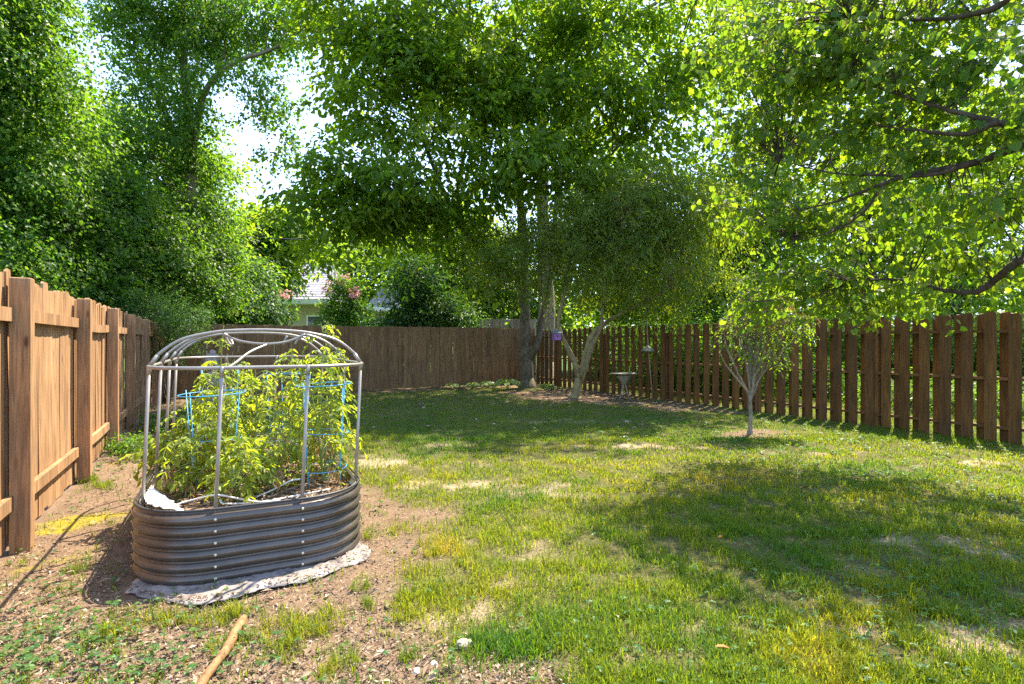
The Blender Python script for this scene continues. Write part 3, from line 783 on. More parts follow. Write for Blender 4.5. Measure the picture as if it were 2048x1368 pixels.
for q in range(6):
    V, polys, ft = leaves(np.zeros((1, 3)), np.array([[0, 0, -1.]]), np.array([[0, -1., 0]]), np.ones(1), np.array([1.02 * rr.uniform(.92, 1.06)]), 'heart', np.array([q / 5.]))
    V = V + rr.normal(0, .015, V.shape)
    me = mesh_from("leaf", V, polys, {"tint": ft}); me.materials.append(M['leaf_redbud']); lv.append(me)
for q in np.where(big)[0]:
    D = unit(ld[q]); S = unit(np.cross(D, nn[q])); N2 = np.cross(S, D)
    o = link("leaf", lv[int(np.clip(round(ti[q] * 5), 0, 5))], None, redbud)
    # template leaf: tip along -Z, normal along -Y
    mt = Matrix(((0, 0, 0), (0, 0, 0), (0, 0, 0))); Z_ = -D; Y_ = -N2; X_ = np.cross(Y_, Z_)
    o.matrix_local = Matrix.Translation(Vector(pos[q] - rb)) @ Matrix(np.stack([X_, Y_, Z_], 1).tolist()).to_4x4() @ Matrix.Scale(LL[q], 4)
br = MB()
idx = rr.choice(n, 420, replace=False)
connect(br, lm, P[idx], rr, .012, .003, 5, .03)
for q in range(n):
    if np.linalg.norm(P[q] - np.array([0, 0, EYE])) > 2.9:
        br.tube([P[q], P[q] + sd[q] * sl[q]], [.0035, .0018], 3, caps=False)
o = br.build("twigs", M['bark_dark'], redbud); o.location = -Vector(rb); o["kind"] = "stuff"
pk = rr.choice(m, 700); pk = pk[far_enough[pk]]
V, polys, ft = leaves(pos[pk] + rr.normal(0, .03, (len(pk), 3)), np.array([0, 0, -1.]) + rr.normal(0, .15, (len(pk), 3)), rr.normal(0, 1, (len(pk), 3)), rr.uniform(.06, .10, len(pk)), np.full(len(pk), .016), 'ovate', rr.random(len(pk)))
o = link("seed_pods", mesh_from("seed_pods", V - rb, polys, {"tint": ft}), M['pod'], redbud); o["kind"] = "stuff"

# ---- vine-covered trees beyond the left and back fences
ri = np.random.default_rng(61)
tA = low(383, 16.6)
tree("vine_covered_tree", "tall pale trunk wrapped in vines with a curved limb arching over the gap of sky", "tree", tA,
  [([tA, W(385, 520, 16.6), W(384, 400, 16.6), W(383, 330, 16.6), W(376, 220, 16.7), W(366, 100, 16.8), W(362, -100, 17)], .19, .10),
   ([W(384, 345, 16.5), W(392, 260, 16.3), W(408, 190, 16.1), W(440, 145, 15.9), W(480, 120, 15.7), W(540, 100, 15.4), W(590, 70, 15.2), W(640, 20, 15)], .10, .03),
   ([W(480, 120, 15.7), W(490, 160, 15.6), W(510, 220, 15.5)], .03, .01), ([W(366, 100, 16.8), W(300, 30, 16.5), W(250, -40, 16)], .07, .02), ([W(366, 60, 16.8), W(430, 0, 16.5), W(500, -40, 16)], .07, .02)],
  [B(300, 230, 16.3, 1.5, 1.5, 1.6), B(290, 90, 16.3, 1.5), B(240, 330, 16, 1.4), B(320, 400, 16.2, 1.2, 1.2, 1.4), B(415, 300, 16.8, .4, .5, 1.3), B(445, 70, 16.3, 1.1, 1.1, .9), B(540, 60, 15.6, .9, .9, .6), B(605, 110, 15.4, .5, .5, .4), B(350, -60, 16.5, 1.9),
   B(400, 440, 16.4, .9, .9, .8), B(420, 410, 17, .5, .5, .6), B(545, 200, 15.5, .42, .4, .8, 1.6), B(555, 280, 15.5, .28, .3, .6, 1.4), B(500, 10, 16, 1.0, 1, .7), B(580, 10, 15.6, .8, .8, .6), B(250, 20, 16, .9, .9, .7), B(398, 250, 16.0, .3, .3, .6, 2.0), B(440, 160, 15.7, .45, .4, .3, 1.6), B(388, 350, 16.2, .3, .3, .5, 2.0), B(500, 150, 15.4, .5, .4, .35, 1.5), B(370, 150, 16.5, .35, .35, .6, 1.5)],
  M['leaf_ivy'], M['bark_grey'], ri, 6800, 10, .4, .105, .78, nconn=120, conn_r=.02, droop=.6, gap=(1.3, -.7), spread=.6, face_up=.6, sub=(17, .33, .7))
for q, (px, Z, lab, bl, ns) in enumerate([
  (110, 13.0, "mound of dark vines smothering a tree behind the sunlit tan fence", [B(120, 470, 12.8, 1.5, 1.5, 1.2), B(60, 580, 11.5, 1.4, 1.3, .9), B(200, 560, 13.2, 1.4, 1.4, 1.0), B(230, 430, 14, 1.3), B(40, 400, 12, 1.3, 1.3, 1.2), B(170, 380, 14, 1.2), B(-60, 520, 10.5, 1.5)], 3000),
  (-20, 11.5, "bright green broad-leaved tree towering over the near end of the tan fence", [B(30, 130, 11, 1.3, 1.3, 1.3), B(-40, 40, 10.5, 1.4), B(70, 260, 11.5, 1.2, 1.2, .9), B(10, 330, 11, 1.1, 1.1, .8), B(20, -60, 11, 1.4), B(60, 60, 11.5, .7)], 2000),
  (330, 15.2, "vine thicket climbing beside the far end of the tan fence", [B(330, 540, 15, 1.2, 1.2, 1.0), B(290, 470, 15, 1.1), B(400, 560, 15.8, 1.0, 1, .8), B(240, 600, 13.6, .9, .9, .5), B(420, 510, 16.5, .7, .7, .7)], 1900)]):
    b0 = low(px, Z)
    tree("vine_covered_tree", lab, "tree", b0, [([b0, b0 + (0.1, .1, 1.8), b0 + (-.1, .2, 3.4), b0 + (.2, .3, 5.2 if q != 2 else 3.8)], .16, .05), ([b0 + (0, .1, 1.6), b0 + (.9, .2, 2.6), b0 + (1.4, .1, 3.6)], .08, .03)], bl,
         M['leaf_ivy'], M['bark_dark'], ri, int(ns * 2.1), 11, .38, .09, .8, nconn=50, conn_r=.02, droop=.55, gap=(1.1, -.9), spread=.65, face_up=.55, sub=(20, .30, .7))

# ---- trees farther off
rb_ = np.random.default_rng(71)
FAR = [
 (150, 26, "pale yellow-green tree showing between the vine-covered trees", [B(130, 250, 26, 2.2), B(160, 360, 26, 3), B(60, 300, 26, 3), B(230, 270, 27, 2.0), B(30, 420, 26, 3), B(200, 470, 26, 3)]),
 (530, 30, "small round sunlit tree beyond the gap of sky above the roof", [B(530, 465, 30, 1.0, 1, .9), B(585, 465, 30, 1.2, 1.2, .8), B(485, 530, 29, 1.5, 1.5, 1.3), B(525, 545, 30, 1.0, 1, .9)]),
 (440, 24, "sunlit tree just past the tall vine-wrapped trunk", [B(415, 440, 24, .9, .9, 1.5), B(440, 530, 24, 1.2, 1.2, 1.2), B(400, 350, 24.5, 1.2, 1.2, 1.5), B(330, 480, 25, 2.4)]),
 (700, 44, "hazy green tree standing behind the two roofs", [B(690, 470, 44, 4, 4, 3.2), B(790, 520, 44, 4, 4, 3), B(720, 590, 46, 4, 3, 2), B(860, 470, 45, 4, 4, 3.5), B(640, 500, 48, 2.5, 2.5, 1.2)]),
 (930, 26, "sunlit yellow-green tree behind the weathered grey fence", [B(900, 580, 26, 2.2, 2, 1.6), B(980, 570, 26, 2.2, 2, 1.7), B(940, 480, 26, 2.6, 2.2, 1.8), B(840, 500, 26, 2, 2, 1.8), B(1030, 620, 25, 1.4, 1.4, 1.2)]),
 (1230, 27, "leafy tree behind the forked tree and the fence corner", [B(1180, 480, 27, 3), B(1290, 520, 26, 2.8), B(1240, 380, 27, 2.4, 2.4, 2), B(1150, 590, 27, 1.8, 1.8, 1.4), B(1320, 620, 25, 2, 2, 1.4)]),
 (1430, 22, "shady tree rising beyond the middle of the shadow-box fence", [B(1400, 500, 22, 2.4), B(1480, 400, 22, 2.4), B(1430, 590, 21, 2, 2, 1.2), B(1530, 520, 22, 2), B(1460, 300, 23, 1.8, 1.8, 1.6)]),
 (1530, 24, "tall dark-limbed tree whose crown tops the overhanging heart-leaved branches", [B(1530, 60, 24, 2.6), B(1600, -60, 24, 3), B(1560, 200, 24, 2.2), B(1450, 120, 25, 1.8), B(1650, 150, 24, 2.6), B(1700, 320, 25, 3)]),
 (1720, 26, "broad tree on the neighbouring lawn past the shadow-box fence", [B(1700, 450, 26, 3), B(1800, 400, 26, 3), B(1760, 560, 25, 2.6, 2.4, 1.4), B(1650, 560, 26, 2.4, 2, 1.6), B(1850, 250, 27, 3)]),
 (1892, 19, "straight-trunked tree standing on the neighbouring lawn", [B(1920, 480, 19, 2.2), B(2000, 400, 19, 2.4), B(2060, 520, 18, 2.2, 2.2, 1.6), B(1880, 560, 20, 1.8, 1.8, 1.2), B(2000, 580, 20, 1.8, 1.8, 1.0), B(1960, 250, 20, 2.8), B(2100, 300, 18, 2.6), B(2020, 330, 21, 2.2), B(1950, 600, 18, 1.4, 1.4, .8)]),
]
for px, Z, lab, bl in FAR:
    b0 = low(px, Z); top = np.mean([b[0] for b in bl], 0); top = np.array([top[0] * .5 + b0[0] * .5, top[1] * .5 + b0[1] * .5, top[2] + .5])
    lim = [([b0, b0 * .8 + top * .2 + (.1, 0, 0), b0 * .4 + top * .6, top], .012 * Z, .004 * Z)]
    for b in bl[:3]: lim.append(([b0 * .55 + top * .45, (b0 + top) / 4 + b[0] / 2, b[0]], .006 * Z, .0015 * Z))
    tree("background_tree", lab, "tree", b0, lim, bl, M['leaf_far'], M['bark_dark'], rb_, int(2700 if Z < 40 else 1800), 10, .032 * Z + .1, .0085 * Z, .66, group="trees beyond the fences", nconn=40, conn_r=.03, gap=(2.0, -.9), spread=.6, sub=(13, .022 * Z, .5))
# a distant belt of woodland closes the view
belt = []
for a in np.linspace(-75, 78, 44):
    Z = rb_.uniform(60, 75); th = rad(a) + YAW
    c = np.array([math.sin(th) * Z, math.cos(th) * Z, rb_.uniform(1.5, 4)])
    sc_ = 1.0 if not (-42 < a < -12) else .62
    belt.append((c, np.array([5.5, 5.5, rb_.uniform(5, 8) * sc_]), 1.0))
V, polys, ft, P = crown(belt, 5600, 9, 2.2, .9, .8, rb_, gap=None, spread=.7, shell=.35)
tag(link("distant_woodland", mesh_from("distant_woodland", V, polys, {"tint": ft}), M['leaf_far']), "far belt of trees behind the houses", "woodland", kind="stuff")

# ---- shrubs
rsb = np.random.default_rng(81)
def shrub(name, label, px, Z, blobs, mat, n, per=9, slen=.32, L=.07, ratio=.55, group=None, bark='bark_dark', **kw):
    b0 = low(px, Z)
    t = thing(name, label, "shrub", tuple(b0), 0, group)
    kw.setdefault('gap', (.7, -.8)); kw.setdefault('spread', .5)
    V, polys, ft, P = crown(blobs, n, per, slen, L, ratio, rsb, **kw)
    br = MB()
    for tp in P[rsb.choice(len(P), 22)]:
        s0 = b0 + np.array([rsb.normal(0, .12), rsb.normal(0, .12), -.05])
        br.tube(spline([s0, s0 * .45 + tp * .55 + np.array([0, 0, .1]), tp], 3), np.linspace(.018, .005, 7), 5, caps=False)
    o = br.build("stems", M[bark], t); o.location = -Vector(b0); o["kind"] = "stuff"
    o = link("foliage", mesh_from("foliage", V - b0, polys, {"tint": ft}), mat, t); o["kind"] = "stuff"
    return t
shrub("shrub", "rounded grey-green shrub leaning over the far end of the tan fence", 330, 12.6, [B(320, 625, 12.6, .75, .7, .55), B(370, 650, 12.4, .5, .5, .45), B(280, 610, 12.8, .6, .6, .4), B(345, 690, 12.4, .45, .4, .4), B(390, 620, 12.8, .35, .35, .3)], M['leaf_dark'], 1500, L=.05, slen=.25)
shrub("shrub", "large dark evergreen shrub spreading above the back fence near the roof", 500, 19, [B(470, 600, 19, 1.4, 1.3, .9), B(520, 622, 18.5, .9, .9, .55), B(420, 610, 18, 1.0, 1, .8), B(480, 550, 19.5, 1.1, 1.1, .8), B(548, 650, 18.5, .4, .4, .25)], M['leaf_dark'], 1900, L=.14, slen=.5, droop=.5)
cm = shrub("crape_myrtle", "crape myrtle with clusters of pink blossom in front of the cream house", 680, 26, [B(685, 615, 26, .8, .8, .9), B(690, 570, 26, .6, .6, .5), B(660, 645, 25, .5, .5, .25), B(712, 630, 26, .6, .6, .6)], M['leaf_ivy'], 900, L=.15, slen=.5)
V, polys, ft, P = crown([B(672, 562, 25.6, .35, .3, .16), B(688, 552, 25.6, .25, .2, .12), B(707, 585, 25.4, .25, .2, .35), B(655, 578, 25.5, .2, .2, .2), B(560, 585, 25.5, .5, .3, .2)], 130, 7, .16, .09, .8, rsb)
b0 = low(680, 26); o = link("blossom", mesh_from("blossom", V - b0, polys, {"tint": ft}), M['pink'], cm); o["kind"] = "stuff"
shrub("shrub", "dense glossy shrub above the middle of the back fence", 800, 20, [B(825, 615, 20, .9, .9, .8), B(865, 620, 20, 1.0, 1, .8), B(765, 643, 19.5, .7, .7, .25), B(910, 630, 20, .8, .8, .6), B(830, 550, 20, 1.0, 1, .7)], M['leaf_dark'], 1500, L=.15, slen=.5)
for q, (px, Z, lab) in enumerate([(1200, 21, "leafy bush at the corner behind the forked tree"), (1300, 17.5, "dark bush pressing against the shadow-box fence behind the feeder pole"), (1390, 15.5, "green bush behind the shadow-box fence beside the half-bare tree"), (1480, 14.2, "bush growing behind the half-bare tree and its fence boards"), (1580, 15.5, "low bush seen through gaps beyond the half-bare tree")]):
    hh = 1.25 if q < 4 else .7
    c = low(px, Z, hh * .8)
    shrub("shrub", lab, px, Z, [(c, np.array([1.1, 1.0, hh]), 1.), (c + (.9, .7, -.2), np.array([.8, .8, hh * .8]), 1.), (c + (-.2, -.9, -.1), np.array([.7, .8, hh * .8]), 1.)], M['leaf_ivy'], 900, L=.11, slen=.4)

for q, (px, Z, lab) in enumerate([(1690, 13.5, "low leafy growth behind the shadow-box fence past the bush row"), (1800, 11.5, "low greenery along the outside of the shadow-box fence by its tall post"), (1930, 11.0, "knee-high greenery outside the shadow-box fence under the dark limb"), (2060, 10.5, "greenery outside the near end of the shadow-box fence")]):
    c = low(px, Z, .3)
    shrub("shrub", lab, px, Z, [(c, np.array([.9, 1.0, .45]), 1.), (c + (.9, .7, -.05), np.array([.8, .9, .35]), 1.), (c + (.1, -1.0, -.05), np.array([.7, .8, .35]), 1.)], M['leaf_ivy'], 420, L=.09, slen=.3)

for q, (px, Z, lab) in enumerate([(1620, 19, "tall bush outside the shadow-box fence nearest the half-bare tree"), (1730, 18, "tall round bush between the low greenery and the neighbouring trees"), (1850, 17, "tall bush beside the straight-trunked tree outside the fence"), (1990, 16, "tall bush on the far side of the straight-trunked tree"), (2110, 15, "tall bush at the near end of the row outside the shadow-box fence")]):
    c = low(px, Z, 1.1)
    shrub("shrub", lab, px, Z, [(c, np.array([1.3, 1.2, 1.2]), 1.), (c + (.9, -.7, -.2), np.array([1.0, 1.0, 1.0]), 1.), (c + (-.5, .8, -.1), np.array([.9, .9, 1.0]), 1.)], M['leaf_ivy'], 800, L=.13, slen=.45)

# ------------------------------------------------------------------ houses and cable
def house(label, px, Z, wd, dp, eave, ridge, hipR, hipL, win):
    b0 = low(px, Z)
    h = thing("house", label, "house", tuple(b0), -YAW)          # local origin: right front corner below the eave
    m = MB(); m.box((-wd + .4, .5, 0), (-.4, dp - .5, eave - .12)); m.build("wall", M['wall'], h)
    e = eave; yr = dp / 2
    m = MB(); m.add([(0,0,e),(-hipR,yr,ridge),(-wd+hipL,yr,ridge),(-wd,0,e),(0,dp,e),(-wd,dp,e)], [[(3,0,1,2),(4,5,2,1)], [(0,4,1),(5,3,2)]])
    # shingle courses: each a thin strip lying on the front slope
    rf_ = m.build("roof", M['roof'], h)
    ncs = 16
    for k in range(ncs):
        a, b = k / ncs, (k + 1.08) / ncs; b = min(b, 1)
        s = MB(); L = lambda t, o: [(-hipR * t, yr * t - .0, e + (ridge - e) * t + o), (-wd + hipL * t, yr * t, e + (ridge - e) * t + o)]
        lo, hi = L(a, .05), L(b, .02)
        low_ = L(a, .02)
        s.add([lo[1], lo[0], hi[0], hi[1], low_[1], low_[0]], [[(0, 1, 2, 3), (4, 5, 1, 0)]])
        s.build("shingle_course", M['roof'], rf_)
    s = MB(); s.box((-wd - .05, -.06, e - .26), (.05, -.003, e + .02)); s.build("fascia", M['white'], h)
    s = MB(); s.box((-wd, .0, e - .30), (0, .5, e - .263)); s.build("soffit", M['white'], h)
    s = MB(); s.tube([(-hipR - 1.3, yr * .62, e + (ridge - e) * .6), (-hipR - 1.3, yr * .62, e + (ridge - e) * .62 + .45)], .06, 8); s.build("vent_pipe", M['rubber'], h)
    for (wx, wz) in win:
        w = MB()
        for lo_, hi_ in (((wx-.55,.44,wz),(wx-.45,.495,wz+1.5)), ((wx+.45,.44,wz),(wx+.55,.495,wz+1.5)), ((wx-.449,.44,wz),(wx+.449,.495,wz+.1)), ((wx-.449,.44,wz+1.4),(wx+.449,.495,wz+1.5)), ((wx-.449,.45,wz+.72),(wx+.449,.49,wz+.78))): w.box(lo_, hi_)
        wo = w.build("window", M['white'], h)
        g = MB(); g.box((wx - .45, .47, wz + .1), (wx + .45, .485, wz + 1.4)); g.build("pane", M['glass'], wo)
    return h
house("cream house with grey shingled hip roof and white eave behind the back fence", 657, 35, 10, 8, 4.05, 6.9, 1.2, 3.0, [(-1.0, 1.6), (-4.2, 1.6)])
house("house with pale roof peeping between trees right of the pink blossom".replace("right of", "beside"), 900, 40, 6.0, 8, 3.9, 6.6, 1.5, .9, [(-3.5, 1.5)])
cb = MB(); cb.tube(spline([W(-250, 455, 17.5), W(100, 462, 17.6), W(430, 471, 17.8), W(700, 483, 18), W(920, 475, 18.3), W(1086, 462, 20.1)], 8), .016, 6)
tag(cb.build("overhead_cable", M['cable']), "black cable strung across between the trees above the roofs", "cable")

# ------------------------------------------------------------------ raised bed
BW, BL, BR, BH = 1.33, 2.75, .43, .44
BX, BY, BROT = .233, 3.625, rad(-1.5)
def bed_path(off=0.0, n_arc=14, n_st=6):
    """outline starting at the near side, going round anticlockwise; returns segments (each a list of (x, y, nx, ny))"""
    w, r = BW / 2, BR
    segs = []
    def st(a, b, nrm, k=n_st): return [(a[0] + (b[0]-a[0])*t + nrm[0]*off, a[1] + (b[1]-a[1])*t + nrm[1]*off, *nrm) for t in np.linspace(0, 1, k)]
    def arc(c, a0): return [(c[0] + (r+off)*math.cos(a), c[1] + (r+off)*math.sin(a), math.cos(a), math.sin(a)) for a in np.linspace(a0, a0 + H90, n_arc)]
    segs.append(st((-w + r, 0), (w - r, 0), (0, -1)))
    segs.append(arc((w - r, r), -H90))
    ym = BL / 2
    segs.append(st((w, r), (w, ym), (1, 0))); segs.append(st((w, ym), (w, BL - r), (1, 0)))
    segs.append(arc((w - r, BL - r), 0))
    segs.append(st((w - r, BL), (-w + r, BL), (0, 1)))
    segs.append(arc((-w + r, BL - r), H90))
    segs.append(st((-w, BL - r), (-w, ym), (-1, 0))); segs.append(st((-w, ym), (-w, r), (-1, 0)))
    segs.append(arc((-w + r, r), math.pi))
    return segs
bed = thing("raised_bed", "dark grey corrugated metal raised garden bed with rounded corners", "raised bed", (BX, BY, 0), BROT)
def corr(z): return (.030 * abs(math.sin(math.pi * (z - .015) / .0675)) ** .75 - .018) if .015 < z < .42 else -.018
zs = np.concatenate([[0], np.linspace(.015, .42, 61), [BH]])
for q, sg in enumerate(bed_path()):
    sg = np.array(sg); V = []
    extra = .0015 if q % 2 == 0 else 0.0
    for z in zs:
        V.append(np.stack([sg[:, 0] + sg[:, 2] * (corr(z) + extra), sg[:, 1] + sg[:, 3] * (corr(z) + extra), np.full(len(sg), z)], -1))
    V = np.concatenate(V); k = len(sg)
    i = np.arange(len(zs) - 1)[:, None] * k + np.arange(k - 1)[None]
    link("panel", mesh_from("panel", V, [np.stack([i, i + 1, i + k + 1, i + k], -1).reshape(-1, 4)], None, True), M['bed_metal'], bed)
sgs = bed_path(-.006)
for q, sg in enumerate(sgs):
    sg = np.array(sg); V = []
    zi = zs[zs > .25]
    for z in zi: V.append(np.stack([sg[:, 0] + sg[:, 2] * corr(z), sg[:, 1] + sg[:, 3] * corr(z), np.full(len(sg), z - .002)], -1))
    V = np.concatenate(V); k = len(sg)
    i = np.arange(len(zi) - 1)[:, None] * k + np.arange(k - 1)[None]
    link("inner_face", mesh_from("inner_face", V, [np.stack([i, i + k, i + k + 1, i + 1], -1).reshape(-1, 4)], None, True), M['bed_inner'], bed)
rim = np.concatenate([np.array(s)[:-1, :2] for s in bed_path(-.002)])
m = MB(); m.tube(np.column_stack([rim, np.full(len(rim), BH + .002)]), .0075, 8, closed=True); m.build("rim_edging", M['rubber'], bed, True)
bm_ = MB(); bm_.lathe([(0, .004), (.005, .004), (.0085, .002), (.009, 0)], seg=8); bolt = bm_.mesh("bolt", True); bolt.materials.append(M['zinc'])
for q in (0, 1, 2, 3, 8, 9):
    x, y, a, b = bed_path(.0)[q][0]
    tx, ty = -b, a
    for k in range(6):
        z = .015 + .0675 * (k + .5); e = .012 + .003
        o = link("bolt", bolt, None, bed); o.location = (x + a * e + tx * .012, y + b * e + ty * .012, z)
        o.rotation_euler = Vector((a, b, 0)).to_track_quat('Z', 'Y').to_euler()
def to_w(x, y, z):
    c, s = math.cos(BROT), math.sin(BROT)
    return np.array([BX + x * c - y * s, BY + x * s + y * c, z])
# soil with dry mulch on it
rg = np.random.default_rng(91)
ol = np.concatenate([np.array(s)[:-1, :2] for s in bed_path(-.02)])
m = MB(); rings = [np.array([0, BL / 2]) + (ol - np.array([0, BL / 2])) * f for f in (1, .8, .6, .4, .2)]
V = [np.column_stack([rg_, .345 + .018 * Noise(9, .3)(rg_)]) for rg_ in rings]; k = len(ol)
Q = []
for a in range(4):
    j = np.arange(k); j2 = (j + 1) % k
    Q.append(np.stack([a * k + j, a * k + j2, (a + 1) * k + j2, (a + 1) * k + j], -1))
m.add(np.concatenate(V), [np.concatenate(Q), [list(range(4 * k, 5 * k))]])
o = m.build("soil", M['soil'], bed); o["kind"] = "stuff"
def chips(n, P, z, r, size=(.012, .045), tilt=.35):
    a = r.uniform(0, 2 * np.pi, n); D = np.stack([np.cos(a), np.sin(a), r.normal(0, tilt, n)], -1)
    N = np.stack([r.normal(0, tilt, n), r.normal(0, tilt, n), np.ones(n)], -1)
    L = r.uniform(*size, n); 
    pos = np.column_stack([P, z]) - unit(D) * L[:, None] / 2
    return leaves(pos, D, N, L, L * r.uniform(.12, .5, n), 'diamond', np.clip(r.normal(.5, .25, n), 0, 1))
pp = rg.uniform((-BW/2 + .06, .06), (BW/2 - .06, BL - .06), (3200, 2))
cx = np.clip(np.abs(pp[:, 0]) - (BW/2 - BR), 0, None); cy = np.clip(np.maximum(BR - pp[:, 1], pp[:, 1] - BL + BR), 0, None)
pp = pp[cx**2 + cy**2 < (BR - .05)**2]
V, polys, ft = chips(len(pp), pp, .365 + rg.uniform(0, .02, len(pp)) , rg, (.02, .08))
o = link("mulch", mesh_from("mulch", V, polys, {"tint": ft}), M['chips'], bed); o["kind"] = "stuff"

# ------------------------------------------------------------------ tube cage standing in the bed
cage = thing("garden_cage", "domed grey tube cage rising from the raised bed", "plant cage", (BX, BY, 0), BROT)
LEAN = np.array([.045, -.02, 0]); RH = 1.25
inn = bed_path(-.03)
ringp = np.concatenate([np.array(s)[:-1, :2] for s in inn])
m = MB(); m.tube(np.column_stack([ringp, np.full(len(ringp), RH)]) + LEAN, .0108, 10, closed=True); m.build("ring_rail", M['tube'], cage, True)
def leg(x, y):
    m = MB(); m.tube([np.array([x, y, .12]), np.array([x, y, .7]) + LEAN * .5, np.array([x, y, RH]) + LEAN], .0105, 10); m.build("leg", M['tube'], cage, True)
    c = MB(); c.tube([np.array([x, y, RH - .05]) + LEAN * .96, np.array([x, y, RH + .010]) + LEAN], .0132, 10); c.build("connector", M['tube'], cage, True)
for q in (0, 1, 4, 5, 6): leg(*inn[q][0][:2])
sx = BW / 2 - .03
AY = [.43, 1.07, 1.70, 2.32]
for y in AY: leg(-sx, y); leg(sx, y)
for q, y in enumerate(AY):
    pts = []
    rr_ = .40; topz = 1.475 + .008 * (q % 2)
    pts = [(-sx, y, RH), (-sx + .05, y, RH + .075), (-sx + .17, y, RH + .165), (-sx + .33, y, topz - .016), (-sx + .46, y, topz), (0, y, topz + .005), (sx - .46, y, topz), (sx - .33, y, topz - .016), (sx - .17, y, RH + .165), (sx - .05, y, RH + .075), (sx, y, RH)]
    m = MB(); m.tube(spline(np.array(pts) + LEAN, 5), .0098, 10); m.build("arch", M['tube'], cage, True)
    for s in (-1, 1):
        c = MB(); p0 = np.array([s * sx, y, RH]) + LEAN; p1 = np.array([s * (sx - .045), y, RH + .068]) + LEAN
        c.tube([p0, p1], .0128, 10); c.build("connector", M['tube'], cage, True)
def loc_(P):
    d = np.asarray(P) - np.array([BX, BY, 0]); c, s = math.cos(-BROT), math.sin(-BROT)
    return np.array([d[0] * c - d[1] * s, d[0] * s + d[1] * c, d[2]])
for pts in ([W(447, 668, 4.2), W(480, 682, 4.15), (W(530, 688, 4.1)), W(575, 683, 4.15), W(612, 668, 4.2)],
            [W(534, 689, 4.1), W(500, 704, 3.95), W(472, 725, 3.75), W(455, 736, 3.6)],
            [W(448, 666, 4.2), W(457, 684, 4.2), W(464, 692, 4.2)], [W(450, 667, 4.22), W(462, 680, 4.22), W(466, 690, 4.2)],
            [W(606, 670, 4.4), W(596, 680, 4.4), W(590, 688, 4.4)], [W(612, 670, 4.5), W(618, 683, 4.5)], [W(574, 672, 4.6), W(566, 690, 4.6)]):
    m = MB(); m.tube(spline([loc_(p) for p in pts], 5), .0095, 8); m.build("loose_tube", M['tube'], cage, True)
# irrigation tubing lying on the mulch
def on_soil(px, py, z=.375): return W(px, py, (EYE - z) * 1120 / (py - 684))
def pipe(pts, label, r=.006):
    m = MB(); m.tube(spline(pts, 6), r, 7)
    tag(m.build("irrigation_hose", M['pipe_white'], None, True), label, "hose", "hoses on the bed mulch")
pipe([on_soil(338, 1014), on_soil(385, 1000, .40), on_soil(432, 990, .44), on_soil(470, 996, .41), on_soil(520, 1004, .39), on_soil(560, 1000, .38)], "pale thin hose looping over the mulch at the near end of the bed")
pipe([on_soil(505, 997), on_soil(545, 980, .40), on_soil(580, 962, .44), on_soil(600, 958, .44)], "pale thin hose slanting up across the mulch between tomato plants")
pipe([on_soil(435, 985), on_soil(440, 1000, .40), on_soil(455, 1008, .38), on_soil(540, 1001, .38), on_soil(660, 978, .38)], "pale thin hose lying along the near wall of the bed")
pipe([on_soil(450, 973), on_soil(500, 968), on_soil(560, 962)], "short pale hose lying straight in the middle of the bed")

# ------------------------------------------------------------------ tomato cages and plants
def wire_cage(x, y, h, r0, r1, label):
    t = thing("tomato_cage", label, "plant cage", (x, y, .33), R.uniform(0, 1), "blue tomato cages")
    th = np.linspace(0, 2 * np.pi, 28, endpoint=False)
    for f in (.18, .52, .97):
        rr_ = r0 + (r1 - r0) * f; m = MB()
        m.tube(np.stack([rr_ * np.cos(th), rr_ * np.sin(th), np.full(28, h * f) + .008 * np.sin(th + f * 9)], -1), .0032, 6, closed=True); m.build("ring", M['blue'], t, True)
    for k in range(4):
        a = k * H90; m = MB()
        m.tube([(r0 * .8 * math.cos(a), r0 * .8 * math.sin(a), -.15), (r0 * math.cos(a), r0 * math.sin(a), 0), (r1 * math.cos(a), r1 * math.sin(a), h)], .003, 6); m.build("upright", M['blue'], t, True)
pl = lambda px, Z: W(px, 684, Z)[:2]
wire_cage(*pl(648, 4.15), .78, .15, .20, "blue wire tomato cage in the bed near the cream inner wall")
wire_cage(*pl(425, 4.05), .72, .15, .22, "blue wire tomato cage at the near end of the bed towards the tan fence")
wire_cage(*pl(440, 5.1), .86, .15, .21, "blue wire tomato cage in the bed behind another, before the grey statue")
wire_cage(*pl(578, 5.2), .80, .15, .20, "blue wire tomato cage standing farthest along the bed")
rp = np.random.default_rng(101)
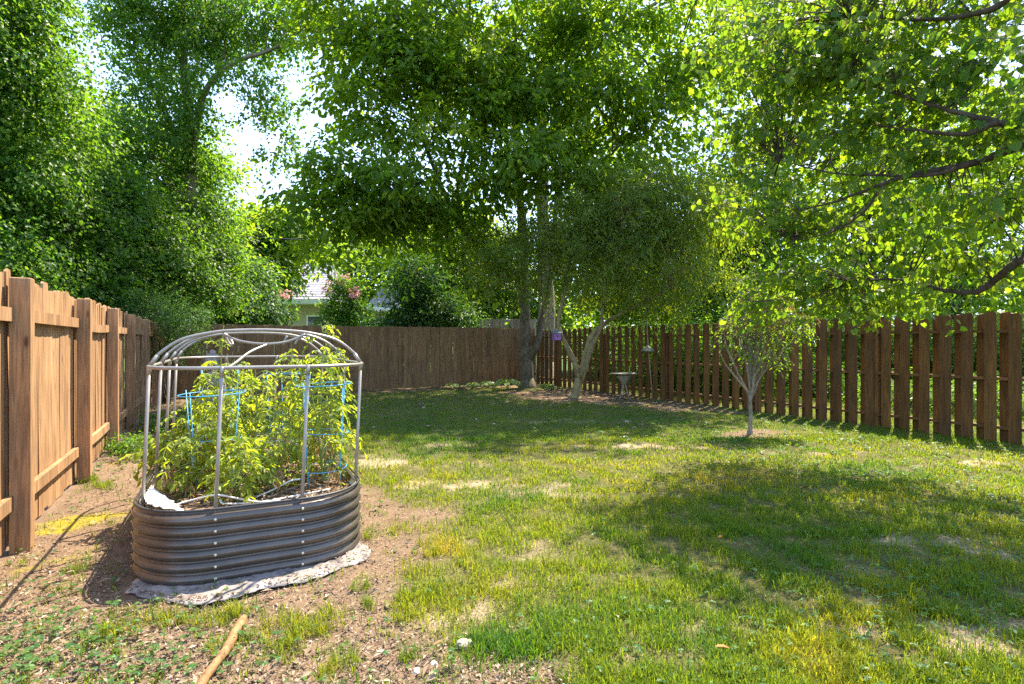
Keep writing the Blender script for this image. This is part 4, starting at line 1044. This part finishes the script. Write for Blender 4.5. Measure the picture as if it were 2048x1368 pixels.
def tomato(x, y, h, spread, label, nleaf=46, dry=.30):
    t = thing("tomato_plant", label, "plant", (x, y, .34), 0, "tomato plants in the bed")
    st = MB(); axes = []
    for k in range(3):
        hh = h * (1, .8, .62)[k]; a = rp.uniform(0, 6.28); lean = spread * rp.uniform(.3, .9) * (0.35 if k == 0 else 1)
        pts = [(0, 0, -.02), (.3 * lean * math.cos(a) + rp.normal(0, .02), .3 * lean * math.sin(a), hh * .33), (.8 * lean * math.cos(a), .8 * lean * math.sin(a) + rp.normal(0, .03), hh * .68), (lean * math.cos(a) + rp.normal(0, .04), lean * math.sin(a) + rp.normal(0, .04), hh)]
        c = spline(pts, 8); axes.append(c); st.tube(c, np.linspace(.008, .0035, len(c)), 6)
    parts = {0: [], 1: []}
    for q in range(nleaf):
        c = axes[q % 3] if q % 4 else axes[0]
        f = rp.random() ** .8; p = c[int(f * (len(c) - 1))]
        a = rp.uniform(0, 6.28); rl = rp.uniform(.14, .28) * (1.15 - .5 * f)
        d0 = np.array([math.cos(a), math.sin(a), rp.uniform(.1, .7)]); d0 /= np.linalg.norm(d0)
        tip = p + d0 * rl + np.array([0, 0, -rl * rp.uniform(.25, .8)])
        cc = spline([p, p + d0 * rl * .55, tip], 4)
        st.tube(cc, np.linspace(.0032, .0014, len(cc)), 3, caps=False)
        isdry = (f < .38 and rp.random() < dry * 2.0)
        ax = unit(cc[-1] - cc[2]); sd_ = unit(np.cross(ax, (0, 0, 1.0)))
        pos, dr, ln = [], [], []
        for j, (fi, s, l) in enumerate([(8, 0, 1), (7, 1, .8), (7, -1, .8), (5, 1, .95), (5, -1, .95), (3, 1, .6), (3, -1, .6), (6, .5, .4), (4, -.5, .4)]):
            pos.append(cc[fi]); dr.append(ax * .5 + sd_ * s + np.array([0, 0, -.35 - 1.2 * isdry]) + rp.normal(0, .18, 3)); ln.append(l)
        pos, dr, ln = np.array(pos), np.array(dr), np.array(ln) * rp.uniform(.048, .08) * (1.15 - .35 * f)
        nn = np.array([0, 0, 1.]) + rp.normal(0, .45 + .6 * isdry, (9, 3))
        parts[int(isdry)].append(leaves(pos, dr, nn, ln, ln * (.52 if not isdry else .3), 'ovate', np.clip(rp.normal(.6 + .3 * (.6 - f), .2, 9), 0, 1)))
    o = st.build("stem", M['stem'], t)
    V, P_, ft = merge(parts[0]); o = link("foliage", mesh_from("foliage", V, P_, {"tint": ft}), M['leaf_tomato'], t); o["kind"] = "stuff"
    if parts[1]:
        V, P_, ft = merge(parts[1]); o = link("withered_leaves", mesh_from("withered_leaves", V, P_, {"tint": ft}), M['leaf_dry'], t); o["kind"] = "stuff"
TP = [((425, 4.05), .82, .24, "bushy tomato plant in the blue cage towards the tan fence", 66), ((447, 4.55), 1.20, .10, "tall thin tomato plant poking through the domed cage above the grey statue", 40),
      ((520, 4.35), .84, .26, "wide tomato plant in the middle of the near end of the bed", 60), ((648, 4.15), 1.02, .17, "tomato plant in the blue cage by the cream inner wall", 64),
      ((664, 4.55), 1.22, .12, "tall tomato plant growing out under the dome beside the cream inner wall", 52), ((585, 5.1), 1.0, .24, "leafy tomato plant in the blue cage farthest along the bed", 56),
      ((470, 5.2), .9, .26, "tomato plant in the blue cage before the grey statue", 56), ((345, 4.35), .42, .26, "low sprawling tomato plant spilling over the rim towards the tan fence", 52), ((600, 4.6), .95, .2, "tomato plant tangled between two blue cages", 46), ((470, 3.72), .42, .22, "short tomato plant at the near wall of the bed beside a cage leg", 40), ((555, 3.95), .5, .24, "short bushy tomato plant at the near wall between two cage legs", 44), ((372, 3.85), .5, .24, "short tomato plant next to the torn white cloth", 44), ((400, 4.5), .75, .24, "tomato plant crowded behind the near blue cage", 50)]
for (a, h, s, lab, nl) in TP: tomato(*pl(*a), h, s, lab, int(nl * 1.3))

# ------------------------------------------------------------------ fabrics
def sheet(name, label, rows, mat, cat, amp=.012, seed=5, sub=6, wl=.10):
    """rows: list of equal-length point lists; densified and crumpled."""
    A = np.array(rows, float)
    A = np.stack([spline(r_, sub) for r_ in A])
    A = np.stack([spline(A[:, j], sub) for j in range(A.shape[1])], 1)
    n1, n2, n3 = Noise(seed, wl), Noise(seed + 1, wl * .45), Noise(seed + 2, wl)
    A[..., 2] += np.abs(amp * n1(A) + amp * .5 * n2(A)) 
    A[..., 0] += amp * .8 * n3(A); A[..., 1] += amp * .8 * n2(A)
    a, b = A.shape[:2]; i = np.arange(a - 1)[:, None] * b + np.arange(b - 1)[None]
    o = link(name, mesh_from(name, A.reshape(-1, 3), [np.stack([i, i + 1, i + b + 1, i + b], -1).reshape(-1, 4)], None, True), mat)
    so = o.modifiers.new("thickness", 'SOLIDIFY'); so.thickness = .0025
    return tag(o, label, cat)
gz = lambda px, py, z=.006: np.array([*G(px, py), z])
outer = [gz(246, 1196), gz(300, 1206), gz(352, 1216), gz(410, 1220), gz(460, 1210), gz(520, 1190), gz(575, 1180), gz(622, 1172), gz(680, 1150), gz(742, 1128), gz(748, 1105)]
mid = [gz(262, 1180, .02), gz(305, 1196, .02), gz(355, 1204, .018), gz(410, 1204, .02), gz(460, 1193, .03), gz(520, 1174, .03), gz(575, 1160, .03), gz(622, 1150, .025), gz(670, 1130, .02), gz(715, 1110, .018), gz(722, 1092, .02)]
innr = [gz(285, 1150, .02), gz(320, 1168, .02), gz(360, 1172, .02), gz(410, 1168, .02), gz(460, 1160, .02), gz(520, 1145, .02), gz(570, 1130, .02), gz(610, 1115, .02), gz(650, 1100, .02), gz(685, 1085, .02), gz(695, 1070, .02)]
outer = [o_ * .72 + m_ * .28 for o_, m_ in zip(outer, mid)]
sheet("landscape_fabric", "crumpled grey weed-barrier cloth sticking out under the raised bed", [outer, mid, innr], M['fabric'], "cloth", .011, 5, 6, .12)
sheet("white_cloth", "torn white cloth crumpled inside the bed rim towards the tan fence",
      [[to_w(-.61, .62, .46), to_w(-.615, .45, .455), to_w(-.59, .31, .45), to_w(-.53, .19, .447)], [to_w(-.57, .60, .45), to_w(-.56, .46, .43), to_w(-.545, .33, .44), to_w(-.48, .22, .42)], [to_w(-.5, .57, .38), to_w(-.47, .45, .40), to_w(-.44, .35, .39), to_w(-.39, .27, .375)]], M['white_fabric'], "cloth", .008, 15, 7, .05)

# ------------------------------------------------------------------ statue behind the bed
def soft(mb, c, r, seg=14, n=9, val=.5):
    ph = np.linspace(-math.pi / 2, math.pi / 2, n)
    prof = np.stack([np.maximum(np.cos(ph), .02), np.sin(ph)], -1)
    th = np.linspace(0, 2 * np.pi, seg, endpoint=False)
    V = np.stack([prof[:, 0, None] * np.cos(th) * r[0], prof[:, 0, None] * np.sin(th) * r[1], np.repeat(prof[:, 1, None], seg, 1) * r[2]], -1).reshape(-1, 3) + np.array(c)
    i = np.arange(n - 1)[:, None]; j = np.arange(seg)[None]; j2 = (j + 1) % seg
    mb.add(V, [np.stack([i * seg + j, i * seg + j2, (i + 1) * seg + j2, (i + 1) * seg + j], -1).reshape(-1, 4)])
sp = low(423, 9.0)
st = thing("garden_statue", "grey stone bust of a meditating figure behind the bed by the tan fence", "statue", tuple(sp), -YAW - .35)
m = MB(); m.box((-.17, -.15, -.02), (.17, .15, .06)); m.box((-.13, -.115, .061), (.13, .115, .60)); m.box((-.16, -.14, .601), (.16, .14, .66)); m.build("pedestal", M['statue'], st)
m = MB(); m.lathe([(.11, .661), (.17, .70), (.185, .77), (.16, .85), (.085, .905), (.058, .935), (.056, .99)], seg=18); bu = m.build("shoulders", M['statue'], st, True); bu.scale = (1, .68, 1)
m = MB()
soft(m, (0, 0, 1.075), (.098, .11, .125)); soft(m, (0, -.02, 1.02), (.075, .09, .08))
soft(m, (0, -.108, 1.06), (.015, .024, .034)); soft(m, (0, -.098, 1.012), (.03, .016, .009)); soft(m, (0, -.098, .998), (.025, .016, .009))
for s in (-1, 1):
    soft(m, (s * .040, -.098, 1.085), (.026, .014, .010)); soft(m, (s * .042, -.098, 1.11), (.034, .014, .006))
    soft(m, (s * .100, .0, 1.04), (.014, .028, .07))
m.build("head", M['statue'], st, True)
m = MB(); soft(m, (0, .012, 1.125), (.105, .112, .092)); soft(m, (0, .02, 1.225), (.05, .05, .05))
for k in range(60):
    a = k * 2.399; z = .2 + .8 * (k + .5) / 60; q = math.sqrt(max(0, 1 - z * z))
    p = (.103 * q * math.cos(a), .012 + .11 * q * math.sin(a), 1.125 + .092 * z)
    if not (p[1] < -.06 and p[2] < 1.15): soft(m, p, (.013, .013, .012), 6, 5)
m.build("hair", M['statue'], st, True)

# ------------------------------------------------------------------ birdhouse, bird bath, feeder pole
bp = W(1113, 672, 13.85)
bh = thing("birdhouse", "small purple birdhouse with ribbed tin roof on the forked tree", "birdhouse", (bp[0], bp[1], bp[2] - .1), -YAW + .25)
m = MB(); m.box((-.085, -.08, 0), (.085, .08, .17)); m.build("body", M['purple'], bh)
m = MB()
for k in range(9):
    x0 = -.11 + k * .0245
    m.add([(x0, -.12, .165), (x0 + .0122, -.12, .175), (x0 + .0245, -.12, .165), (x0, .10, .262), (x0 + .0122, .10, .272), (x0 + .0245, .10, .262)], [[(0, 1, 4, 3), (1, 2, 5, 4)]])
m.build("roof", M['tin'], bh)
m = MB(); m.lathe([(.0, .004), (.022, .004), (.022, 0)], seg=12); o = m.build("entrance_shade_disc", M['rubber'], bh); o.location = (0, -.082, .1); o.rotation_euler = (H90, 0, 0)  # solid black disc on the front, standing in for the dark inside the hole
m = MB(); m.box((-.02, .081, -.05), (.02, .115, .2)); m.build("mounting_strip", M['wood'], bh)
q0 = low(1248, 13.6)
bb = thing("bird_bath", "shallow dish bird bath on thin splayed legs before the shadow-box fence", "bird bath", tuple(q0), -YAW)
m = MB(); m.lathe([(.0, .52), (.07, .545), (.16, .585), (.25, .625), (.335, .637), (.345, .645), (.335, .645), (.25, .632), (.15, .60), (.05, .56), (.0, .555)], seg=28); m.build("dish", M['bath'], bb, True)
m = MB(); m.lathe([(.0, .36), (.035, .365), (.05, .39), (.09, .45), (.15, .53), (.17, .585)], seg=20); m.build("cone", M['bath'], bb, True)
for k in range(3):
    a = k * 2.094 - .52; m = MB(); m.tube([(.03 * math.cos(a), .03 * math.sin(a), .40), (.09 * math.cos(a), .09 * math.sin(a), .15), (.14 * math.cos(a), .14 * math.sin(a), -.02)], .011, 8); m.build("leg", M['bath'], bb, True)
th = np.linspace(0, 6.283, 18, endpoint=False)
m = MB(); m.tube(np.stack([.085 * np.cos(th), .085 * np.sin(th), np.full(18, .16)], -1), .008, 6, closed=True); m.build("brace_ring", M['bath'], bb, True)
f0 = low(1306, 13.6)
fp = thing("feeder_pole", "thin leaning feeder pole with a cone-shaped baffle by the bird bath", "feeder pole", tuple(f0), 0)
rel_ = lambda p: p - f0
m = MB(); m.tube([rel_(W(1306, 805, 13.6)), rel_(W(1302, 760, 13.6)), rel_(W(1297, 700, 13.6)), rel_(W(1293, 640, 13.6)), rel_(W(1292, 585, 13.6))], .016, 8); m.build("pole", M['pole'], fp, True)
m = MB(); cpt = rel_(W(1296, 700, 13.6))
m.lathe([(.02, .115), (.05, .09), (.185, -.03), (.18, -.032), (.05, .08), (.015, .10)], seg=22); o = m.build("baffle", M['baffle'], fp, True); o.location = cpt; o.rotation_euler = (.03, .06, 0)
hk = rel_(W(1292, 585, 13.6)); a = np.linspace(0, math.pi, 9)
m = MB(); m.tube(np.stack([hk[0] + .11 - .11 * np.cos(a), np.full(9, hk[1]), hk[2] + .12 * np.sin(a)], -1), .009, 7); m.build("hook", M['pole'], fp, True)

# ------------------------------------------------------------------ things lying about
def lump(name, label, cat, p, r, mat, seed, rz=0.):
    m = MB(); soft(m, (0, 0, 0), r, 12, 9); V = m.V[0]; nzl = Noise(seed, .6 * max(r)); nz2 = Noise(seed + 1, 1.6 * max(r))
    V *= (1 + .16 * nzl(V) + .16 * nz2(V))[:, None]; V = np.sign(V) * np.minimum(np.abs(V), np.array(r) * .82)
    m.V[0] = V
    o = m.build(name, mat); o.location = (p[0], p[1], r[2] * .45); o.rotation_euler = (.1, .12, rz)
    return tag(o, label, cat)
lump("stone", "pale pinkish stone lying where the lawn meets the mulch", "stone", G(930, 1296), (.05, .035, .03), M['stone'], 1, .3)
lump("stone", "small white pebble on the mulch below the larger pale stone", "stone", G(868, 1330), (.018, .014, .011), M['white_fabric'], 2, .3)
lump("stone", "white chip of stone among the mulch next to a grass tuft", "stone", G(833, 1345), (.022, .015, .012), M['white_fabric'], 6, 1.3)
sg_ = [gz(488, 1256, .05), gz(470, 1285, .045), gz(452, 1318, .04), gz(428, 1350, .04), gz(404, 1385, .04), gz(385, 1420, .04)]
m = MB(); c = spline(sg_, 6); m.tube(c, np.interp(np.linspace(0, 1, len(c)), [0, .06, .3, .6, 1], [.017, .022, .022, .018, .021]) * (1 + .06 * R.normal(size=len(c))), 12)
tag(m.build("stick", M['stick'], None, True), "peeled tan stick lying among grass tufts before the raised bed", "stick")
def flat_leaf(px, py, L, label, rz, mat='orange_leaf'):
    V, polys, ft = leaves(np.zeros((1, 3)), np.array([[1., 0, .15]]), np.array([[0, .3, 1.]]), np.array([L]), np.array([L * .5]), 'ovate', np.array([.5]))
    o = link("fallen_leaf", mesh_from("fallen_leaf", V, polys, {"tint": ft}), M[mat]); p = G(px, py); o.location = (p[0], p[1], .055); o.rotation_euler = (.2, -.1, rz)
    so = o.modifiers.new("thickness", 'SOLIDIFY'); so.thickness = .001
    tag(o, label, "leaf", "fallen leaves")
flat_leaf(1430, 1318, .06, "orange dead leaf lying on thick sunlit grass", -.9)
flat_leaf(1438, 1092, .05, "orange dead leaf on the shaded grass", .3)
flat_leaf(866, 1316, .05, "tan dead leaf on the mulch beside the pale stone", .2, 'stick')
flat_leaf(195, 1186, .07, "red-brown dead leaf in the shadow of the raised bed", .2, 'twig')

# ------------------------------------------------------------------ low plants
rh = np.random.default_rng(111)
def hosta(px, Z, label, nl, L, mat='leaf_hosta', z0=0.0):
    p0 = low(px, Z); t = thing("hosta", label, "plant", tuple(p0), 0)
    st_ = MB()
    for k in range(nl):
        a = k * 2.4 + rh.normal(0, .2); f = .35 + .65 * k / nl
        tip = np.array([math.cos(a) * L * f, math.sin(a) * L * f, L * (1.1 - .55 * f)])
        st_.tube(spline([(0, 0, 0), tip * (.45, .45, .75), tip], 3), .006, 5, caps=False)
        V, polys, ft = leaves(tip[None], np.array([[math.cos(a), math.sin(a), -.35]]), np.array([[.3 * math.cos(a), .3 * math.sin(a) - .25, 1.]]), np.array([L * .8]), np.array([L * .58]), 'heart', np.array([rh.random()]))
        link("leaf", mesh_from("leaf", V, polys, {"tint": ft}), M[mat], t)
    st_.build("stems", M['stem'], t)
hosta(1015, 16.4, "large pale green hosta beside the mossy trunk at the back fence", 14, .34)
hosta(905, 16.4, "small pale green hosta along the back fence", 12, .2)
hosta(945, 16.7, "low striped hosta between two others on the back bed", 14, .2)
hosta(975, 17.0, "dark green hosta crowding the large pale one", 12, .22, 'leaf_ivy')
hosta(1095, 16.2, "dark green hosta between the mossy trunk and the forked tree", 12, .2, 'leaf_ivy')
def weed(px, py, label, r_, h, n, mat='leaf_ivy', L=.05):
    p = G(px, py); b0 = np.array([p[0], p[1], 0]); t = thing("weed", label, "plant", tuple(b0), 0)
    V, polys, ft, P = crown([(b0 + (0, 0, h * .5), np.array([r_, r_, h * .55]), 1.)], n, 7, h * .4, L, .55, rh, droop=.3)
    s_ = MB()
    for tp in P[rh.choice(len(P), 8)]: s_.tube(spline([b0 + rh.normal(0, .03, 3) * (1, 1, 0), (b0 + tp) / 2, tp], 3), .003, 4, caps=False)
    o = s_.build("stems", M['stem'], t); o.location = -Vector(b0)
    o = link("foliage", mesh_from("foliage", V - b0, polys, {"tint": ft}), M[mat], t); o["kind"] = "stuff"
weed(755, 775, "low leafy shrub at the foot of the back fence beyond the cage", .55, .35, 160, 'leaf_dark', .09)
weed(715, 778, "spreading leafy plant at the foot of the back fence behind the cage leg", .4, .3, 100, 'leaf_dark', .09)
weed(250, 905, "leafy weeds at the foot of the third tan fence post", .22, .2, 90)
weed(165, 962, "small clump of weeds at the foot of a tan fence post", .09, .08, 40, 'clover', .03)
weed(300, 915, "leafy weeds between the raised bed and the tan fence", .35, .3, 130)
weed(340, 860, "tall weeds in the shade behind the raised bed", .45, .4, 130, 'leaf_ivy', .06)

# ------------------------------------------------------------------ grass, clover, chips
rgz = np.random.default_rng(121)
def sample(n, zlo, zhi, fn, margin=60):
    """points on the lawn, even in picture area, kept with probability fn"""
    v = rgz.uniform(684 + EYE * 1120 / zhi, 684 + EYE * 1120 / zlo, n)
    u = rgz.uniform(-margin, 2048 + margin, n)
    Z = EYE * 1120 / (v - 684); xc = (u - 1024) / 1120 * Z
    P = np.stack([xc * CS + Z * SN, -xc * SN + Z * CS], -1)
    ok = (P[:, 0] > XL - .02) & (P[:, 0] < 13) & (P[:, 1] < YB)
    dx = np.abs(P[:, 0] - BX); inb = (dx < BW / 2 + .03) & (P[:, 1] > BY - .02) & (P[:, 1] < BY + BL)
    ok &= ~inb
    ok &= rgz.random(n) < fn(P)
    return P[ok], Z[ok]
nzt, nzt2, nzk = Noise(131, 1.6), Noise(132, .5), Noise(133, .28)
YEL = [(G(1290, 893), 1.0, .3), (G(1150, 930), 1.1, .4), (G(840, 1095), .35, .25), (G(1850, 990), 1.0, .35), (G(1250, 1180), .25, .15), (G(860, 1010), .4, .25), (G(1500, 960), .8, .4), (G(1680, 920), .9, .3), (G(950, 960), 1.0, .5)]
def yellow(P):
    b = np.zeros(len(P))
    for c, rx, ry in YEL: b = np.maximum(b, bump2(P, c, rx, ry, -YAW))
    return np.clip(b + .3 * nzk(P) * b, 0, 1)
def lawn_tint(P, r):
    return np.clip(.34 + .21 * nzt(P) + .13 * nzt2(P) + .27 * yellow(P) + r.normal(0, .08, len(P)), 0, 1)
def blades(P, Z, per, h, w, r, lean=.55, spread=.03, tint=None, big=True):
    n = len(P); m = n * per
    b = np.repeat(np.column_stack([P, height(P)]), per, 0); b[:, :2] += r.normal(0, spread, (m, 2))
    a = r.uniform(0, 2 * np.pi, m); D = np.stack([np.cos(a), np.sin(a)], -1)
    hh = np.repeat(h * r.uniform(.6, 1.3, n), per) * r.uniform(.5, 1.15, m); ln = hh * np.abs(r.normal(lean, .35, m))
    ww = np.repeat(np.broadcast_to(w, (n,)), per) * r.uniform(.7, 1.2, m)
    S = np.stack([-D[:, 1], D[:, 0], np.zeros(m)], -1) * ww[:, None] / 2
    D3 = np.column_stack([D, np.zeros(m)])
    tip = b + D3 * ln[:, None] + np.array([0, 0, 1]) * (hh * np.sqrt(np.maximum(.15, 1 - (ln / np.maximum(hh, 1e-4) * .6) ** 2)))[:, None]
    t = np.repeat(tint, per) + r.normal(0, .07, m)
    if not big:
        V = np.stack([b - S, b + S, tip], 1).reshape(-1, 3); f = np.arange(m * 3).reshape(-1, 3)
        return V, [f], np.clip(t, 0, 1)
    mid = b * .5 + tip * .5 - D3 * (ln * .18)[:, None] + np.array([0, 0, 1]) * (hh * .12)[:, None]
    V = np.stack([b - S * .8, b + S * .8, mid + S, mid - S, tip], 1).reshape(-1, 3); o5 = np.arange(m)[:, None] * 5
    t = np.clip(t, 0, 1)
    return V, [o5 + np.array([0, 1, 2, 3]), o5 + np.array([3, 2, 4])], np.concatenate([t, t])
parts = []
clump = lambda P: np.clip(.55 + .7 * nzk(P), .05, 1)
P, Z = sample(30000, 1.9, 4.2, lambda p: np.clip(cover(p) * 1.15, 0, 1) * clump(p))
parts.append(blades(P, Z, 7, .06, .0044, rgz, tint=lawn_tint(P, rgz)))
P, Z = sample(30000, 4.0, 8.2, lambda p: np.clip(cover(p) * 1.15, 0, 1) * clump(p))
parts.append(blades(P, Z, 6, .05, .0012 * Z, rgz, spread=.05, tint=lawn_tint(P, rgz)))
P, Z = sample(26000, 7.8, 19, lambda p: np.clip(cover(p) * 1.2, 0, 1))
parts.append(blades(P, Z, 6, .045, .0012 * Z, rgz, spread=.10, tint=lawn_tint(P, rgz) * .8, big=False))
# coarse tufts scattered over mulch and thin lawn
tuf = [(G(a, b), r_, n_, t_) for a, b, r_, n_, t_ in [(600, 1265, .16, 26, .9), (560, 1250, .12, 16, .9), (640, 1255, .10, 14, .85), (470, 1230, .10, 16, .8), (420, 1250, .12, 16, .9), (240, 1275, .12, 20, .85), (340, 1245, .1, 14, .85), (660, 1225, .08, 8, .9), (440, 1300, .12, 12, .7), (570, 1300, .1, 12, .8),
   (720, 1180, .06, 8, .6), (150, 1145, .07, 10, .5), (860, 1110, .10, 16, .95), (800, 1065, .1, 12, .95), (850, 1090, .1, 10, .95), (735, 1215, .04, 6, .6), (810, 1320, .05, 8, .4), (740, 1080, .05, 6, .6), (175, 965, .1, 20, .6), (205, 975, .12, 24, .6), (700, 1330, .1, 8, .6), (650, 1340, .1, 10, .9)]]
for c, r_, n_, t_ in tuf:
    P = c + rgz.normal(0, r_ * .5, (n_, 2)); parts.append(blades(P, None, 12, .075, .0035, rgz, lean=.7, spread=.014, tint=np.full(n_, t_ * .66) + rgz.normal(0, .08, n_)))
P, Z = sample(2600, 1.9, 5.5, lambda p: .05 + .30 * (mulch(p) > .2) * np.clip(.1 + .9 * nzk(p), 0, 1))
parts.append(blades(P, Z, 9, .05, .004, rgz, spread=.012, tint=lawn_tint(P, rgz)))
V, polys, ft = merge(parts)
tag(link("grass", mesh_from("grass", V, polys, {"tint": ft}), M['grass']), "tufty green lawn grass, thin towards the mulch", "grass", kind="stuff")
# dry straw
P, Z = sample(38000, 1.9, 9, lambda p: np.clip(.14 + .9 * bare(p), 0, 1) * .6)
V, polys, ft = blades(P, Z, 3, .03, .0011 * Z, rgz, lean=1.6, spread=.05, tint=rgz.random(len(P)), big=False)
tag(link("dry_grass", mesh_from("dry_grass", V, polys, {"tint": ft}), M['straw']), "dry straw-coloured grass lying over the bare patches", "grass", kind="stuff")
# clover and broad-leaved weeds
def clover_at(p):
    x, y = p[:, 0], p[:, 1]
    a = sstep(x, 4.0, 6.2) * (.55 + .5 * nzt2(p)) * (1 - .6 * bare(p)) + .8 * bump2(p, G(60, 1290), .5, .35) + .5 * bump2(p, G(330, 1330), .4, .2) + .45 * bump2(p, G(1750, 1150), 1.2, .6) + .4 * bump2(p, G(120, 1170), .35, .2) + .5 * bump2(p, G(220, 930), .4, .8)
    return np.clip(a + .04, 0, 1)
P, Z = sample(15000, 1.9, 11, clover_at)
pos, dr, nn, ln, ti = [], [], [], [], []
hgt = height(P) + rgz.uniform(.02, .055, len(P)); a0 = rgz.uniform(0, 6.28, len(P)); sz = rgz.uniform(.012, .026, len(P)) * np.clip(Z / 4, .9, 2); tt = np.clip(rgz.normal(.5, .25, len(P)), 0, 1)
for k in range(3):
    a = a0 + k * 2.094; D = np.stack([np.cos(a), np.sin(a), rgz.normal(0, .2, len(P))], -1)
    pos.append(np.column_stack([P, hgt])); dr.append(D); nn.append(np.stack([rgz.normal(0, .3, len(P)), rgz.normal(0, .3, len(P)), np.ones(len(P))], -1)); ln.append(sz); ti.append(tt)
ln = np.concatenate(ln)
V, polys, ft = leaves(np.concatenate(pos), np.concatenate(dr), np.concatenate(nn), ln, ln * .95, 'ovate', np.concatenate(ti))
tag(link("clover", mesh_from("clover", V, polys, {"tint": ft}), M['clover']), "clover and ground ivy spreading through the lawn", "clover", kind="stuff")
# wood chips and twigs
P, Z = sample(60000, 1.9, 9, lambda p: np.clip(mulch(p) * .95 + .12 * bare(p), 0, 1))
V, polys, ft = chips(len(P), P, height(P) + .004 + rgz.uniform(0, .012, len(P)), rgz, (.006, .034), .35)
Pb, Zb = sample(900, 1.9, 7, lambda p: np.clip(mulch(p) * .8 + .04, 0, 1))
big_chips = chips(len(Pb), Pb, height(Pb) + .012 + rgz.uniform(0, .012, len(Pb)), rgz, (.035, .075), .3)
P, Z = sample(9000, 9, 19, lambda p: np.clip(mulch(p) * .8 + .1, 0, 1))
V2, p2, f2 = chips(len(P), P, height(P) + .02, rgz, (.05, .13), .3)
fa = np.array(outer)[:, :2]; fi = np.array(mid)[:, :2]; kk = rgz.integers(0, len(fa) - 1, 420); tq = rgz.random((420, 1)); uq = rgz.random((420, 1)) * 1.2
Pf = (fa[kk] * (1 - tq) + fa[kk + 1] * tq) * (1 - uq) + (fi[kk] * (1 - tq) + fi[kk + 1] * tq) * uq
V3, p3, f3 = chips(420, Pf, np.full(420, .034), rgz, (.01, .035), .3)
V, polys, ft = merge([(V, polys, ft), (V2, p2, f2), (V3, p3, f3), big_chips])
tag(link("wood_chips", mesh_from("wood_chips", V, polys, {"tint": ft}), M['chips']), "brown wood-chip mulch scattered round the raised bed and under the trees", "mulch", kind="stuff")
m = MB(); P, Z = sample(420, 1.9, 6, lambda p: mulch(p) * .9 + .05)
for p in P:
    a = rgz.uniform(0, 6.28); L = rgz.uniform(.05, .16); d = np.array([math.cos(a), math.sin(a), 0]); c = np.array([p[0], p[1], .014])
    m.tube([c - d * L / 2, c + np.array([rgz.normal(0, .012), rgz.normal(0, .012), .006]), c + d * L / 2 + (0, 0, rgz.uniform(0, .012))], rgz.uniform(.0015, .0035), 4)
tag(m.build("twig_litter", M['twig']), "small dry twigs strewn over the mulch", "twigs", kind="stuff")
